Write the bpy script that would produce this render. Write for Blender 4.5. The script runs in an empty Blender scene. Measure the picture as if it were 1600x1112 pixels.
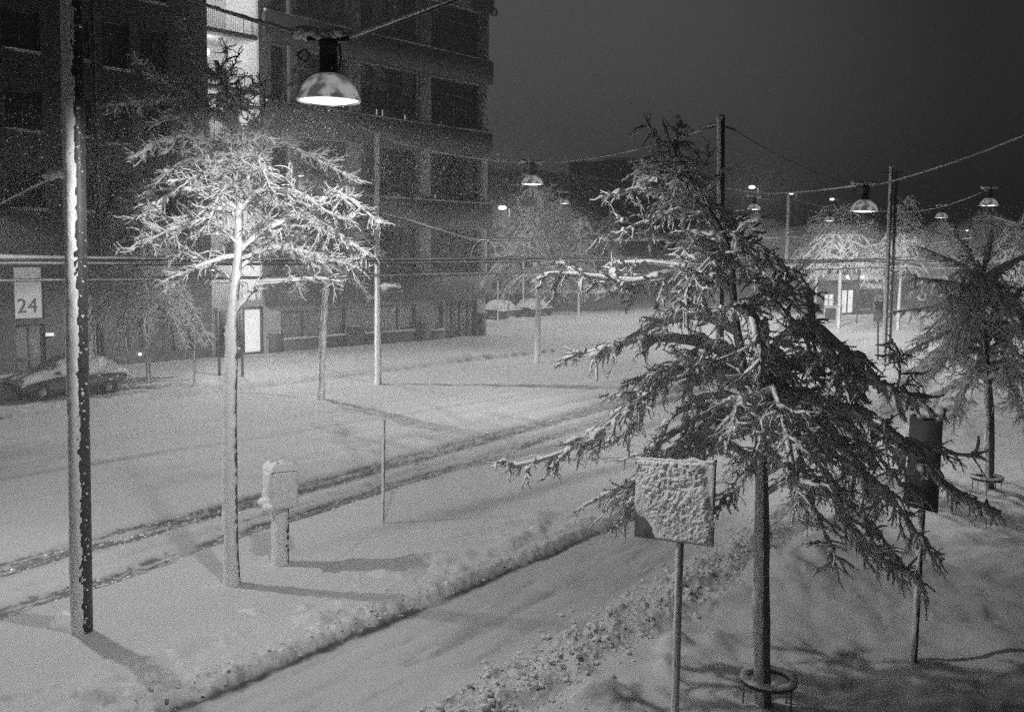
import bpy, math, random
import numpy as np
from mathutils import Vector, Matrix

# ------------------------------------------------------------------ camera, sky, exposure
SC = bpy.context.scene
COL = SC.collection
CAM_H = 5.8
F = 1556.0                       # focal length in photograph pixels (1600 wide)
PITCH, ROLL = math.radians(5.9), math.radians(0.65)
cam_data = bpy.data.cameras.new('camera')
cam_data.sensor_width = 36.0
cam_data.lens = 36.0 * F / 1600.0
cam_data.clip_end = 3000.0
cam = bpy.data.objects.new('camera', cam_data)
COL.objects.link(cam)
CM = Matrix.Rotation(math.pi / 2 - PITCH, 4, 'X') @ Matrix.Rotation(ROLL, 4, 'Z')
cam.matrix_world = Matrix.Translation((0, 0, CAM_H)) @ CM
SC.camera = cam

world = bpy.data.worlds.new('World')
SC.world = world
world.use_nodes = True
wn, wl = world.node_tree.nodes, world.node_tree.links
wn.clear()
SUN_EL, SUN_ROT = math.radians(-6.0), math.radians(-60.0)
sky = wn.new('ShaderNodeTexSky')
sky.sky_type = 'NISHITA'
sky.sun_disc = False
sky.sun_elevation = SUN_EL
sky.sun_rotation = SUN_ROT
bw = wn.new('ShaderNodeRGBToBW')
gam = wn.new('ShaderNodeMath'); gam.operation = 'MULTIPLY_ADD'
gam.inputs[1].default_value = 1.5
gam.inputs[2].default_value = 0.27      # low cloud lit by the town
bg = wn.new('ShaderNodeBackground'); bg.inputs[1].default_value = 0.15
wo = wn.new('ShaderNodeOutputWorld')
wl.new(sky.outputs[0], bw.inputs[0]); wl.new(bw.outputs[0], gam.inputs[0])
wtc = wn.new('ShaderNodeTexCoord'); wdot = wn.new('ShaderNodeVectorMath'); wdot.operation = 'DOT_PRODUCT'
wdot.inputs[1].default_value = Vector((-.05, .99, .10)).normalized()
wmr = wn.new('ShaderNodeMapRange'); wmr.interpolation_type = 'SMOOTHSTEP'
wmr.inputs['From Min'].default_value = .88; wmr.inputs['From Max'].default_value = 1.0; wmr.inputs['To Min'].default_value = .62; wmr.inputs['To Max'].default_value = 2.3
wmx = wn.new('ShaderNodeMath'); wmx.operation = 'MULTIPLY'
wl.new(wtc.outputs['Generated'], wdot.inputs[0]); wl.new(wdot.outputs['Value'], wmr.inputs['Value'])
wl.new(gam.outputs[0], wmx.inputs[0]); wl.new(wmr.outputs[0], wmx.inputs[1])
wl.new(wmx.outputs[0], bg.inputs[0]); wl.new(bg.outputs[0], wo.inputs[0])

SC.view_settings.view_transform = 'Standard'
SC.view_settings.look = 'None'
SC.view_settings.gamma = 1.0
SC.view_settings.use_curve_mapping = False
SC.view_settings.exposure = 0.0
SC.render.engine = 'CYCLES'
cy = SC.cycles
cy.use_denoising = False
cy.max_bounces = 6; cy.diffuse_bounces = 4; cy.glossy_bounces = 2
cy.transmission_bounces = 2; cy.volume_bounces = 0; cy.transparent_max_bounces = 6
cy.sample_clamp_indirect = 3.0
cy.sample_clamp_direct = 2.2
cy.caustics_reflective = False; cy.caustics_refractive = False
LAMP_W = 2150.0
HAZE_D = 0.0052

# ------------------------------------------------------------------ picking points on the ground / in space
CAMV = np.array([0, 0, CAM_H])
CR = np.array(CM.to_3x3())
def ray(px, py):
    v = CR @ np.array([(px - 800) / F, -(py - 556) / F, -1.0])
    return v
def G(px, py, z=0.0):
    v = ray(px, py); t = (z - CAM_H) / v[2]
    return CAMV + v * t
def P(px, py, d):
    v = ray(px, py)
    return CAMV + v * (d / v[1])

# ------------------------------------------------------------------ noise
def _h(ix, iy, s):
    n = (ix.astype(np.int64) * 374761393 + iy.astype(np.int64) * 668265263 + s * 2147483647) & 0xffffffff
    n = ((n ^ (n >> 13)) * 1274126177) & 0xffffffff
    n = n ^ (n >> 16)
    return (n & 0xffffff) / float(0xffffff)
def vn(x, y, s=0):
    x = np.asarray(x, float); y = np.asarray(y, float)
    ix, iy = np.floor(x), np.floor(y)
    fx, fy = x - ix, y - iy
    fx = fx * fx * (3 - 2 * fx); fy = fy * fy * (3 - 2 * fy)
    a, b = _h(ix, iy, s), _h(ix + 1, iy, s)
    c, d = _h(ix, iy + 1, s), _h(ix + 1, iy + 1, s)
    return (a * (1 - fx) + b * fx) * (1 - fy) + (c * (1 - fx) + d * fx) * fy
def fbm(x, y, s=0, o=4):
    r, a, t = 0, 1.0, 0
    for k in range(o):
        r = r + a * vn(x * 2 ** k, y * 2 ** k, s + 17 * k); t += a; a *= 0.5
    return r / t
def sstep(a, b, x):
    t = np.clip((x - a) / (b - a), 0, 1)
    return t * t * (3 - 2 * t)

Zu = np.array([0, 0, 1.0])
# ------------------------------------------------------------------ mesh collecting
class MB:
    def __init__(self):
        self.v = []; self.f = []; self.n = 0
    def add(self, verts, faces):
        verts = np.asarray(verts, float).reshape(-1, 3)
        for fa in (faces if isinstance(faces, (list, tuple)) and len(faces) and isinstance(faces[0], np.ndarray) and faces[0].ndim == 2 else [np.asarray(faces)]):
            if len(fa): self.f.append(np.asarray(fa, np.int64) + self.n)
        self.v.append(verts); self.n += len(verts)
    def box(self, a, b):
        x0, y0, z0 = a; x1, y1, z1 = b
        v = [(x0, y0, z0), (x1, y0, z0), (x1, y1, z0), (x0, y1, z0), (x0, y0, z1), (x1, y0, z1), (x1, y1, z1), (x0, y1, z1)]
        self.add(v, [(0, 3, 2, 1), (4, 5, 6, 7), (0, 1, 5, 4), (1, 2, 6, 5), (2, 3, 7, 6), (3, 0, 4, 7)])
    def quad(self, *p):
        self.add(p, [(0, 1, 2, 3)])
    def tube(self, pts, rad, k=6, caps=True):
        pts = np.asarray(pts, float); n = len(pts)
        rad = np.broadcast_to(np.asarray(rad, float), (n,))
        side, up = frames(pts)
        a = np.arange(k) * 2 * math.pi / k
        v = pts[:, None] + rad[:, None, None] * (np.cos(a)[None, :, None] * side[:, None] + np.sin(a)[None, :, None] * up[:, None])
        self._grid(v, k, n, caps)
    def _grid(self, v, k, n, caps=True):
        i = np.arange(n - 1)[:, None] * k; j = np.arange(k)[None]
        jn = (j + 1) % k
        q = np.stack([i + j, i + jn, i + k + jn, i + k + j], -1).reshape(-1, 4)
        vv = v.reshape(-1, 3); fs = [q]
        if caps:
            c0, c1 = len(vv), len(vv) + 1
            vv = np.vstack([vv, v[0].mean(0), v[-1].mean(0)])
            j = np.arange(k); jn = (j + 1) % k
            fs.append(np.stack([np.full(k, c0), jn, j], -1)); b = (n - 1) * k
            fs.append(np.stack([np.full(k, c1), b + j, b + jn], -1))
        self.add(vv, fs)
    def snow(self, pts, r, t, k=7):
        """lumpy snow lying along the top of a limb of radius r, thickness t"""
        pts = np.asarray(pts, float); n = len(pts)
        r = np.broadcast_to(np.asarray(r, float), (n,)); t = np.broadcast_to(np.asarray(t, float), (n,))
        side, up = frames(pts)
        a = np.arange(k) * 2 * math.pi / k + math.pi / 2
        ca, sa = np.cos(a), np.sin(a)
        w = (r * 0.9 + t * 0.75)
        hgt = np.where(sa[None] > 0, (t * 1.15 + r * 0.3)[:, None] * sa[None], (r * 0.25 + t * 0.25)[:, None] * sa[None])
        v = pts[:, None] + side[:, None] * (w[:, None] * ca[None])[..., None] + np.array([0, 0, 1.0]) * (hgt + (r * 0.7)[:, None])[..., None]
        self._grid(v, k, n)
    def lathe(self, prof, k=24, c=(0, 0, 0), close=False):
        prof = np.asarray(prof, float); n = len(prof)
        a = np.arange(k) * 2 * math.pi / k
        v = np.stack([prof[:, 0, None] * np.cos(a), prof[:, 0, None] * np.sin(a), np.repeat(prof[:, 1, None], k, 1)], -1) + np.asarray(c)
        self._grid(v, k, n, caps=not close)
    def blobs(self, c, r, squash=0.7, seed=0, sub=1, jit=0.55):
        c = np.asarray(c, float).reshape(-1, 3); r = np.broadcast_to(np.asarray(r, float), (len(c),))
        tv, tf = ICO[sub]
        rs = np.random.RandomState(seed)
        m = len(tv)
        d = 1 + (rs.rand(len(c), m, 1) - 0.5) * jit
        rot = rs.rand(len(c)) * 6.28
        sc = 0.75 + 0.5 * rs.rand(len(c), 1, 3); sc[..., 2] *= squash
        v = tv[None] * d * sc
        x = v[..., 0] * np.cos(rot)[:, None] - v[..., 1] * np.sin(rot)[:, None]
        y = v[..., 0] * np.sin(rot)[:, None] + v[..., 1] * np.cos(rot)[:, None]
        v = np.stack([x, y, v[..., 2]], -1) * r[:, None, None] + c[:, None]
        fs = (tf[None] + (np.arange(len(c)) * m)[:, None, None]).reshape(-1, 3)
        self.add(v.reshape(-1, 3), fs)
    def spikes(self, base, tip, r):
        base = np.asarray(base, float); tip = np.asarray(tip, float); n = len(base)
        if not n: return
        r = np.broadcast_to(np.asarray(r, float), (n,))
        t = tip - base; t = t / (np.linalg.norm(t, axis=1, keepdims=True) + 1e-9)
        s = np.cross(t, [0.31, 0.2, 0.93]); s /= np.linalg.norm(s, axis=1, keepdims=True) + 1e-9
        u = np.cross(s, t)
        mid = base * 0.45 + tip * 0.55 + u * (r * 0.8)[:, None]
        vs = []
        for k in range(3):
            a = k * 2.094
            vs.append(base + (s * math.cos(a) + u * math.sin(a)) * r[:, None])
        for k in range(3):
            a = k * 2.094
            vs.append(mid + (s * math.cos(a) + u * math.sin(a)) * (r * 0.75)[:, None])
        vs.append(tip)
        v = np.stack(vs, 1)
        o = (np.arange(n) * 7)[:, None]
        q = np.concatenate([np.stack([o + k, o + (k + 1) % 3, o + 3 + (k + 1) % 3, o + 3 + k], -1).reshape(-1, 4) for k in range(3)])
        tr = np.concatenate([np.concatenate([o + 3 + k, o + 3 + (k + 1) % 3, o + 6], 1) for k in range(3)])
        self.add(v.reshape(-1, 3), [q, tr])
    def build(self, name, mat, parent=None, smooth=True, loc=None):
        me = bpy.data.meshes.new(name)
        if self.v:
            v = np.concatenate(self.v)
            if loc is not None: v = v - np.asarray(loc)
            me.vertices.add(len(v)); me.vertices.foreach_set('co', v.astype(np.float32).ravel())
            idx = np.concatenate([f.ravel() for f in self.f])
            tot = np.concatenate([np.full(len(f), f.shape[1]) for f in self.f])
            st = np.concatenate([[0], np.cumsum(tot)[:-1]])
            me.loops.add(len(idx)); me.loops.foreach_set('vertex_index', idx.astype(np.int32))
            me.polygons.add(len(tot)); me.polygons.foreach_set('loop_start', st.astype(np.int32))
            me.update(calc_edges=True)
            if smooth: me.polygons.foreach_set('use_smooth', np.ones(len(tot), bool))
            me.validate()
        if mat: me.materials.append(mat)
        o = bpy.data.objects.new(name, me); COL.objects.link(o)
        if parent is not None: o.parent = parent
        if loc is not None: o.location = loc
        return o

def frames(pts):
    t = np.gradient(pts, axis=0)
    t /= np.linalg.norm(t, axis=1, keepdims=True) + 1e-9
    side = np.cross(t, [0, 0, 1.0])
    ln = np.linalg.norm(side, axis=1, keepdims=True)
    alt = np.cross(t, [0.0, 1.0, 0.0])
    side = np.where(ln > 0.15, side, alt)
    side /= np.linalg.norm(side, axis=1, keepdims=True) + 1e-9
    for i in range(1, len(side)):
        if side[i] @ side[i - 1] < 0: side[i] = -side[i]
    up = np.cross(side, t)
    return side, up
def _ico(sub):
    import bmesh
    bm = bmesh.new(); bmesh.ops.create_icosphere(bm, subdivisions=sub, radius=1.0)
    v = np.array([p.co[:] for p in bm.verts]); f = np.array([[q.index for q in p.verts] for p in bm.faces])
    bm.free(); return v, f
ICO = {1: _ico(1), 2: _ico(2)}

def spline(pts, step):
    p = np.asarray(pts, float)
    if len(p) < 3:
        n = max(2, int(np.linalg.norm(p[-1] - p[0]) / step) + 1)
        return np.linspace(p[0], p[-1], n)
    q = np.vstack([2 * p[0] - p[1], p, 2 * p[-1] - p[-2]])
    out = []
    for i in range(1, len(q) - 2):
        a, b, c, d = q[i - 1], q[i], q[i + 1], q[i + 2]
        m = max(1, int(round(np.linalg.norm(c - b) / step)))
        u = np.arange(m)[:, None] / m
        out.append(0.5 * (2 * b + (c - a) * u + (2 * a - 5 * b + 4 * c - d) * u ** 2 + (3 * b - a - 3 * c + d) * u ** 3))
    out.append(p[-1:]); return np.vstack(out)

# ------------------------------------------------------------------ objects and tags
def tag(o, label=None, cat=None, group=None, kind=None):
    if label: o['label'] = label
    if cat: o['category'] = cat
    if group: o['group'] = group
    if kind: o['kind'] = kind
    return o
def thing(name, label, cat, loc=(0, 0, 0), group=None, rotz=0.0):
    o = bpy.data.objects.new(name, None); COL.objects.link(o)
    o.location = [float(c) for c in loc]; o.rotation_euler = (0, 0, rotz)
    o.empty_display_size = 0.3
    return tag(o, label, cat, group)
def place(parent, ob):      # ob was built in world coordinates
    ob.parent = parent
    ob.matrix_parent_inverse = (Matrix.Translation(parent.location) @ Matrix.Rotation(parent.rotation_euler[2], 4, 'Z')).inverted()
    return ob

# ------------------------------------------------------------------ materials
def mat(name, g, rough=0.7, metal=0.0, nscale=None, namt=0.0, bump=0.0, bscale=60.0, spec=0.3, emit=0.0, coords='Object'):
    m = bpy.data.materials.new(name); m.use_nodes = True
    nt = m.node_tree; b = nt.nodes['Principled BSDF']
    b.inputs['Base Color'].default_value = (g, g, g, 1)
    b.inputs['Roughness'].default_value = rough; b.inputs['Metallic'].default_value = metal
    b.inputs['Specular IOR Level'].default_value = spec
    tc = nt.nodes.new('ShaderNodeTexCoord')
    if nscale:
        n = nt.nodes.new('ShaderNodeTexNoise'); n.inputs['Scale'].default_value = nscale; n.inputs['Detail'].default_value = 6
        nt.links.new(tc.outputs[coords], n.inputs['Vector'])
        r = nt.nodes.new('ShaderNodeMapRange')
        r.inputs['From Min'].default_value = 0.3; r.inputs['From Max'].default_value = 0.7
        r.inputs['To Min'].default_value = max(0, g * (1 - namt)); r.inputs['To Max'].default_value = min(1, g * (1 + namt))
        nt.links.new(n.outputs['Fac'], r.inputs['Value']); nt.links.new(r.outputs[0], b.inputs['Base Color'])
    if bump:
        n = nt.nodes.new('ShaderNodeTexNoise'); n.inputs['Scale'].default_value = bscale; n.inputs['Detail'].default_value = 5
        nt.links.new(tc.outputs[coords], n.inputs['Vector'])
        bp = nt.nodes.new('ShaderNodeBump'); bp.inputs['Strength'].default_value = bump; bp.inputs['Distance'].default_value = 0.02
        nt.links.new(n.outputs['Fac'], bp.inputs['Height']); nt.links.new(bp.outputs[0], b.inputs['Normal'])
    if emit:
        m.cycles.emission_sampling = 'NONE'
        b.inputs['Emission Color'].default_value = (1, 1, 1, 1); b.inputs['Emission Strength'].default_value = emit
    return m
M = {}
M['snow'] = mat('snow', 0.80, 0.75, nscale=34, namt=0.13, bump=0.5, bscale=45, spec=0.1)
M['bark'] = mat('bark', 0.10, 0.9, nscale=25, namt=0.5, bump=0.6, bscale=40)
M['pole'] = mat('painted_steel', 0.035, 0.5, nscale=8, namt=0.4)
M['galv'] = mat('galvanised_steel', 0.30, 0.45, metal=0.5, nscale=14, namt=0.3)
M['dark_metal'] = mat('dark_metal', 0.04, 0.5)
M['cable'] = mat('cable', 0.03, 0.6)
M['glow'] = mat('lamp_glass', 0.8, 0.4, emit=9.0)
M['bulb'] = mat('led_glass', 0.8, 0.4, emit=60.0)
M['dim_glow'] = mat('globe_glass', 0.8, 0.4, emit=0.75)
M['sign_dark'] = mat('dark_sign_back', 0.06, 0.7, nscale=6, namt=0.4)
M['sign_back'] = mat('sign_aluminium', 0.22, 0.5, metal=0.3, nscale=10, namt=0.3)
M['car'] = mat('car_paint', 0.03, 0.25, spec=0.6)
M['rubber'] = mat('rubber', 0.02, 0.8)
M['rim'] = mat('alloy_rim', 0.35, 0.35, metal=0.8)
M['panel'] = mat('dark_cladding', 0.055, 0.6, nscale=1.5, namt=0.35)
M['render'] = mat('pale_render', 0.27, 0.85, nscale=2.5, namt=0.2, bump=0.2)
M['plinth'] = mat('plinth_stone', 0.07, 0.8, nscale=6, namt=0.4)
M['frame'] = mat('window_frame', 0.06, 0.5)
M['room'] = mat('room_wall', 0.05, 0.9)
M['stair_wall'] = mat('white_plaster', 0.62, 0.85, nscale=4, namt=0.06)
M['blind'] = mat('pale_blind', 0.24, 0.8, nscale=2, namt=0.15)
M['white'] = mat('white_paint', 0.75, 0.5)
M['concrete'] = mat('concrete', 0.16, 0.85, nscale=3, namt=0.3)
M['far_wall'] = mat('far_facade', 0.10, 0.9, nscale=0.4, namt=0.3)

def dome_metal():
    m = mat('frosted_dome_metal', 0.45, 0.32, metal=0.85)
    nt = m.node_tree; b = nt.nodes['Principled BSDF']
    tc = nt.nodes.new('ShaderNodeTexCoord')
    n = nt.nodes.new('ShaderNodeTexNoise'); n.inputs['Scale'].default_value = 5; n.inputs['Detail'].default_value = 7
    nt.links.new(tc.outputs['Object'], n.inputs['Vector'])
    r = nt.nodes.new('ShaderNodeValToRGB'); r.color_ramp.elements[0].position = 0.42; r.color_ramp.elements[1].position = 0.58
    nt.links.new(n.outputs['Fac'], r.inputs[0])
    for nm, a, c in (('Roughness', 0.25, 0.8), ('Metallic', 0.9, 0.0)):
        q = nt.nodes.new('ShaderNodeMapRange'); q.inputs['To Min'].default_value = a; q.inputs['To Max'].default_value = c
        nt.links.new(r.outputs[0], q.inputs['Value']); nt.links.new(q.outputs[0], b.inputs[nm])
    q = nt.nodes.new('ShaderNodeMapRange'); q.inputs['To Min'].default_value = 0.38; q.inputs['To Max'].default_value = 0.7
    nt.links.new(r.outputs[0], q.inputs['Value']); nt.links.new(q.outputs[0], b.inputs['Base Color'])
    q = nt.nodes.new('ShaderNodeMapRange'); q.inputs['To Min'].default_value = 0.07; q.inputs['To Max'].default_value = 0.30
    nt.links.new(r.outputs[0], q.inputs['Value']); nt.links.new(q.outputs[0], b.inputs['Emission Strength'])
    b.inputs['Emission Color'].default_value = (1, 1, 1, 1)       # the opal shell lets some of the lamp through
    return m
M['dome'] = dome_metal()

def flake_mat():
    m = bpy.data.materials.new('snowflake'); m.use_nodes = True; nt = m.node_tree; nt.nodes.clear()
    o = nt.nodes.new('ShaderNodeOutputMaterial'); mx = nt.nodes.new('ShaderNodeMixShader'); mx.inputs[0].default_value = .5
    a = nt.nodes.new('ShaderNodeBsdfDiffuse'); b = nt.nodes.new('ShaderNodeBsdfTranslucent')
    for q in (a, b): q.inputs[0].default_value = (.95, .95, .95, 1)
    nt.links.new(a.outputs[0], mx.inputs[1]); nt.links.new(b.outputs[0], mx.inputs[2]); nt.links.new(mx.outputs[0], o.inputs[0])
    return m
M['flake'] = flake_mat()

def twig_mat():
    """bark whose upper and windward faces carry clinging snow"""
    m = mat('snowy_twig', 0.06, 0.85); nt = m.node_tree; b = nt.nodes['Principled BSDF']
    ge = nt.nodes.new('ShaderNodeNewGeometry'); tc = nt.nodes.new('ShaderNodeTexCoord')
    d = nt.nodes.new('ShaderNodeVectorMath'); d.operation = 'DOT_PRODUCT'; d.inputs[1].default_value = (-0.6, -0.55, 0.6)
    n = nt.nodes.new('ShaderNodeTexNoise'); n.inputs['Scale'].default_value = 9; n.inputs['Detail'].default_value = 3
    nt.links.new(tc.outputs['Object'], n.inputs['Vector']); nt.links.new(ge.outputs['Normal'], d.inputs[0])
    a = nt.nodes.new('ShaderNodeMath'); a.operation = 'MULTIPLY_ADD'; a.inputs[1].default_value = 1.6
    nt.links.new(n.outputs['Fac'], a.inputs[0]); nt.links.new(d.outputs['Value'], a.inputs[2])
    r = nt.nodes.new('ShaderNodeMapRange'); r.inputs['From Min'].default_value = 0.40; r.inputs['From Max'].default_value = 0.75
    r.inputs['To Min'].default_value = 0.34; r.inputs['To Max'].default_value = 0.82
    nt.links.new(a.outputs[0], r.inputs['Value']); nt.links.new(r.outputs[0], b.inputs['Base Color'])
    return m
M['twig'] = twig_mat()

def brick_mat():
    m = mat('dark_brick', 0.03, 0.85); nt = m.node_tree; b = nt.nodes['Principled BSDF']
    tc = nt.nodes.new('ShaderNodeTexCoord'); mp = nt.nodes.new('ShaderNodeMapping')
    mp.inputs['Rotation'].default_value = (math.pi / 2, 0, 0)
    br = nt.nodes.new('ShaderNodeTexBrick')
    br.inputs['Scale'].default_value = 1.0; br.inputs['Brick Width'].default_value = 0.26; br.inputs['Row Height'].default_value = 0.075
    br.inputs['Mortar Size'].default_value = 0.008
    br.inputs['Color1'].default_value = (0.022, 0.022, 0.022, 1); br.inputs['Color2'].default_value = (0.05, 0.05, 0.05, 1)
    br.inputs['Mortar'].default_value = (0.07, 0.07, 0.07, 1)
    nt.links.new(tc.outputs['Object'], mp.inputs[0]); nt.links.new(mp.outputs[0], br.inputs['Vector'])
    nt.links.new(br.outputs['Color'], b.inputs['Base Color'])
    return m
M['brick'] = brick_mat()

def glass_mat(name, tint, gl=0.12):
    m = bpy.data.materials.new(name); m.use_nodes = True; nt = m.node_tree; nt.nodes.clear()
    o = nt.nodes.new('ShaderNodeOutputMaterial'); mx = nt.nodes.new('ShaderNodeMixShader'); mx.inputs[0].default_value = gl
    t = nt.nodes.new('ShaderNodeBsdfTransparent'); t.inputs[0].default_value = (tint, tint, tint, 1)
    g = nt.nodes.new('ShaderNodeBsdfGlossy'); g.inputs['Roughness'].default_value = 0.08
    nt.links.new(t.outputs[0], mx.inputs[1]); nt.links.new(g.outputs[0], mx.inputs[2]); nt.links.new(mx.outputs[0], o.inputs[0])
    return m
M['glass'] = glass_mat('window_glass', 0.7)

def ground_mat():
    m = bpy.data.materials.new('street_snow'); m.use_nodes = True; nt = m.node_tree; b = nt.nodes['Principled BSDF']
    b.inputs['Roughness'].default_value = 0.75; b.inputs['Specular IOR Level'].default_value = 0.12
    at = nt.nodes.new('ShaderNodeAttribute'); at.attribute_name = 'slush'
    tc = nt.nodes.new('ShaderNodeTexCoord')
    n = nt.nodes.new('ShaderNodeTexNoise'); n.inputs['Scale'].default_value = 9; n.inputs['Detail'].default_value = 8; n.inputs['Roughness'].default_value = 0.7
    nt.links.new(tc.outputs['Object'], n.inputs['Vector'])
    ad = nt.nodes.new('ShaderNodeMath'); ad.operation = 'MULTIPLY_ADD'; ad.inputs[1].default_value = 0.5; ad.inputs[2].default_value = -0.25
    nt.links.new(n.outputs['Fac'], ad.inputs[0])
    mu = nt.nodes.new('ShaderNodeMath'); mu.operation = 'MULTIPLY'
    pm = nt.nodes.new('ShaderNodeMath'); pm.operation = 'ADD'
    k = nt.nodes.new('ShaderNodeMath'); k.operation = 'MINIMUM'; k.inputs[1].default_value = 1.0
    k2 = nt.nodes.new('ShaderNodeMath'); k2.operation = 'MULTIPLY'; k2.inputs[1].default_value = 2.0
    nt.links.new(at.outputs['Fac'], k2.inputs[0]); nt.links.new(k2.outputs[0], k.inputs[0])
    nt.links.new(ad.outputs[0], mu.inputs[0]); nt.links.new(k.outputs[0], mu.inputs[1])
    nt.links.new(at.outputs['Fac'], pm.inputs[0]); nt.links.new(mu.outputs[0], pm.inputs[1])
    r = nt.nodes.new('ShaderNodeMapRange'); r.inputs['To Min'].default_value = 0.80; r.inputs['To Max'].default_value = 0.10
    nt.links.new(pm.outputs[0], r.inputs['Value'])
    n3 = nt.nodes.new('ShaderNodeTexNoise'); n3.inputs['Scale'].default_value = 26; n3.inputs['Detail'].default_value = 5; n3.inputs['Roughness'].default_value = 0.75
    nt.links.new(tc.outputs['Object'], n3.inputs['Vector'])
    g3 = nt.nodes.new('ShaderNodeMapRange'); g3.inputs['From Min'].default_value = .3; g3.inputs['From Max'].default_value = .7; g3.inputs['To Min'].default_value = .80; g3.inputs['To Max'].default_value = 1.06
    ml = nt.nodes.new('ShaderNodeMath'); ml.operation = 'MULTIPLY'
    nt.links.new(n3.outputs['Fac'], g3.inputs['Value']); nt.links.new(g3.outputs[0], ml.inputs[0]); nt.links.new(r.outputs[0], ml.inputs[1])
    nt.links.new(ml.outputs[0], b.inputs['Base Color'])
    n2 = nt.nodes.new('ShaderNodeTexNoise'); n2.inputs['Scale'].default_value = 30; n2.inputs['Detail'].default_value = 6
    nt.links.new(tc.outputs['Object'], n2.inputs['Vector'])
    bp = nt.nodes.new('ShaderNodeBump'); bp.inputs['Strength'].default_value = 0.5; bp.inputs['Distance'].default_value = 0.03
    nt.links.new(n2.outputs['Fac'], bp.inputs['Height']); nt.links.new(bp.outputs[0], b.inputs['Normal'])
    return m
M['ground'] = ground_mat()

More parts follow.
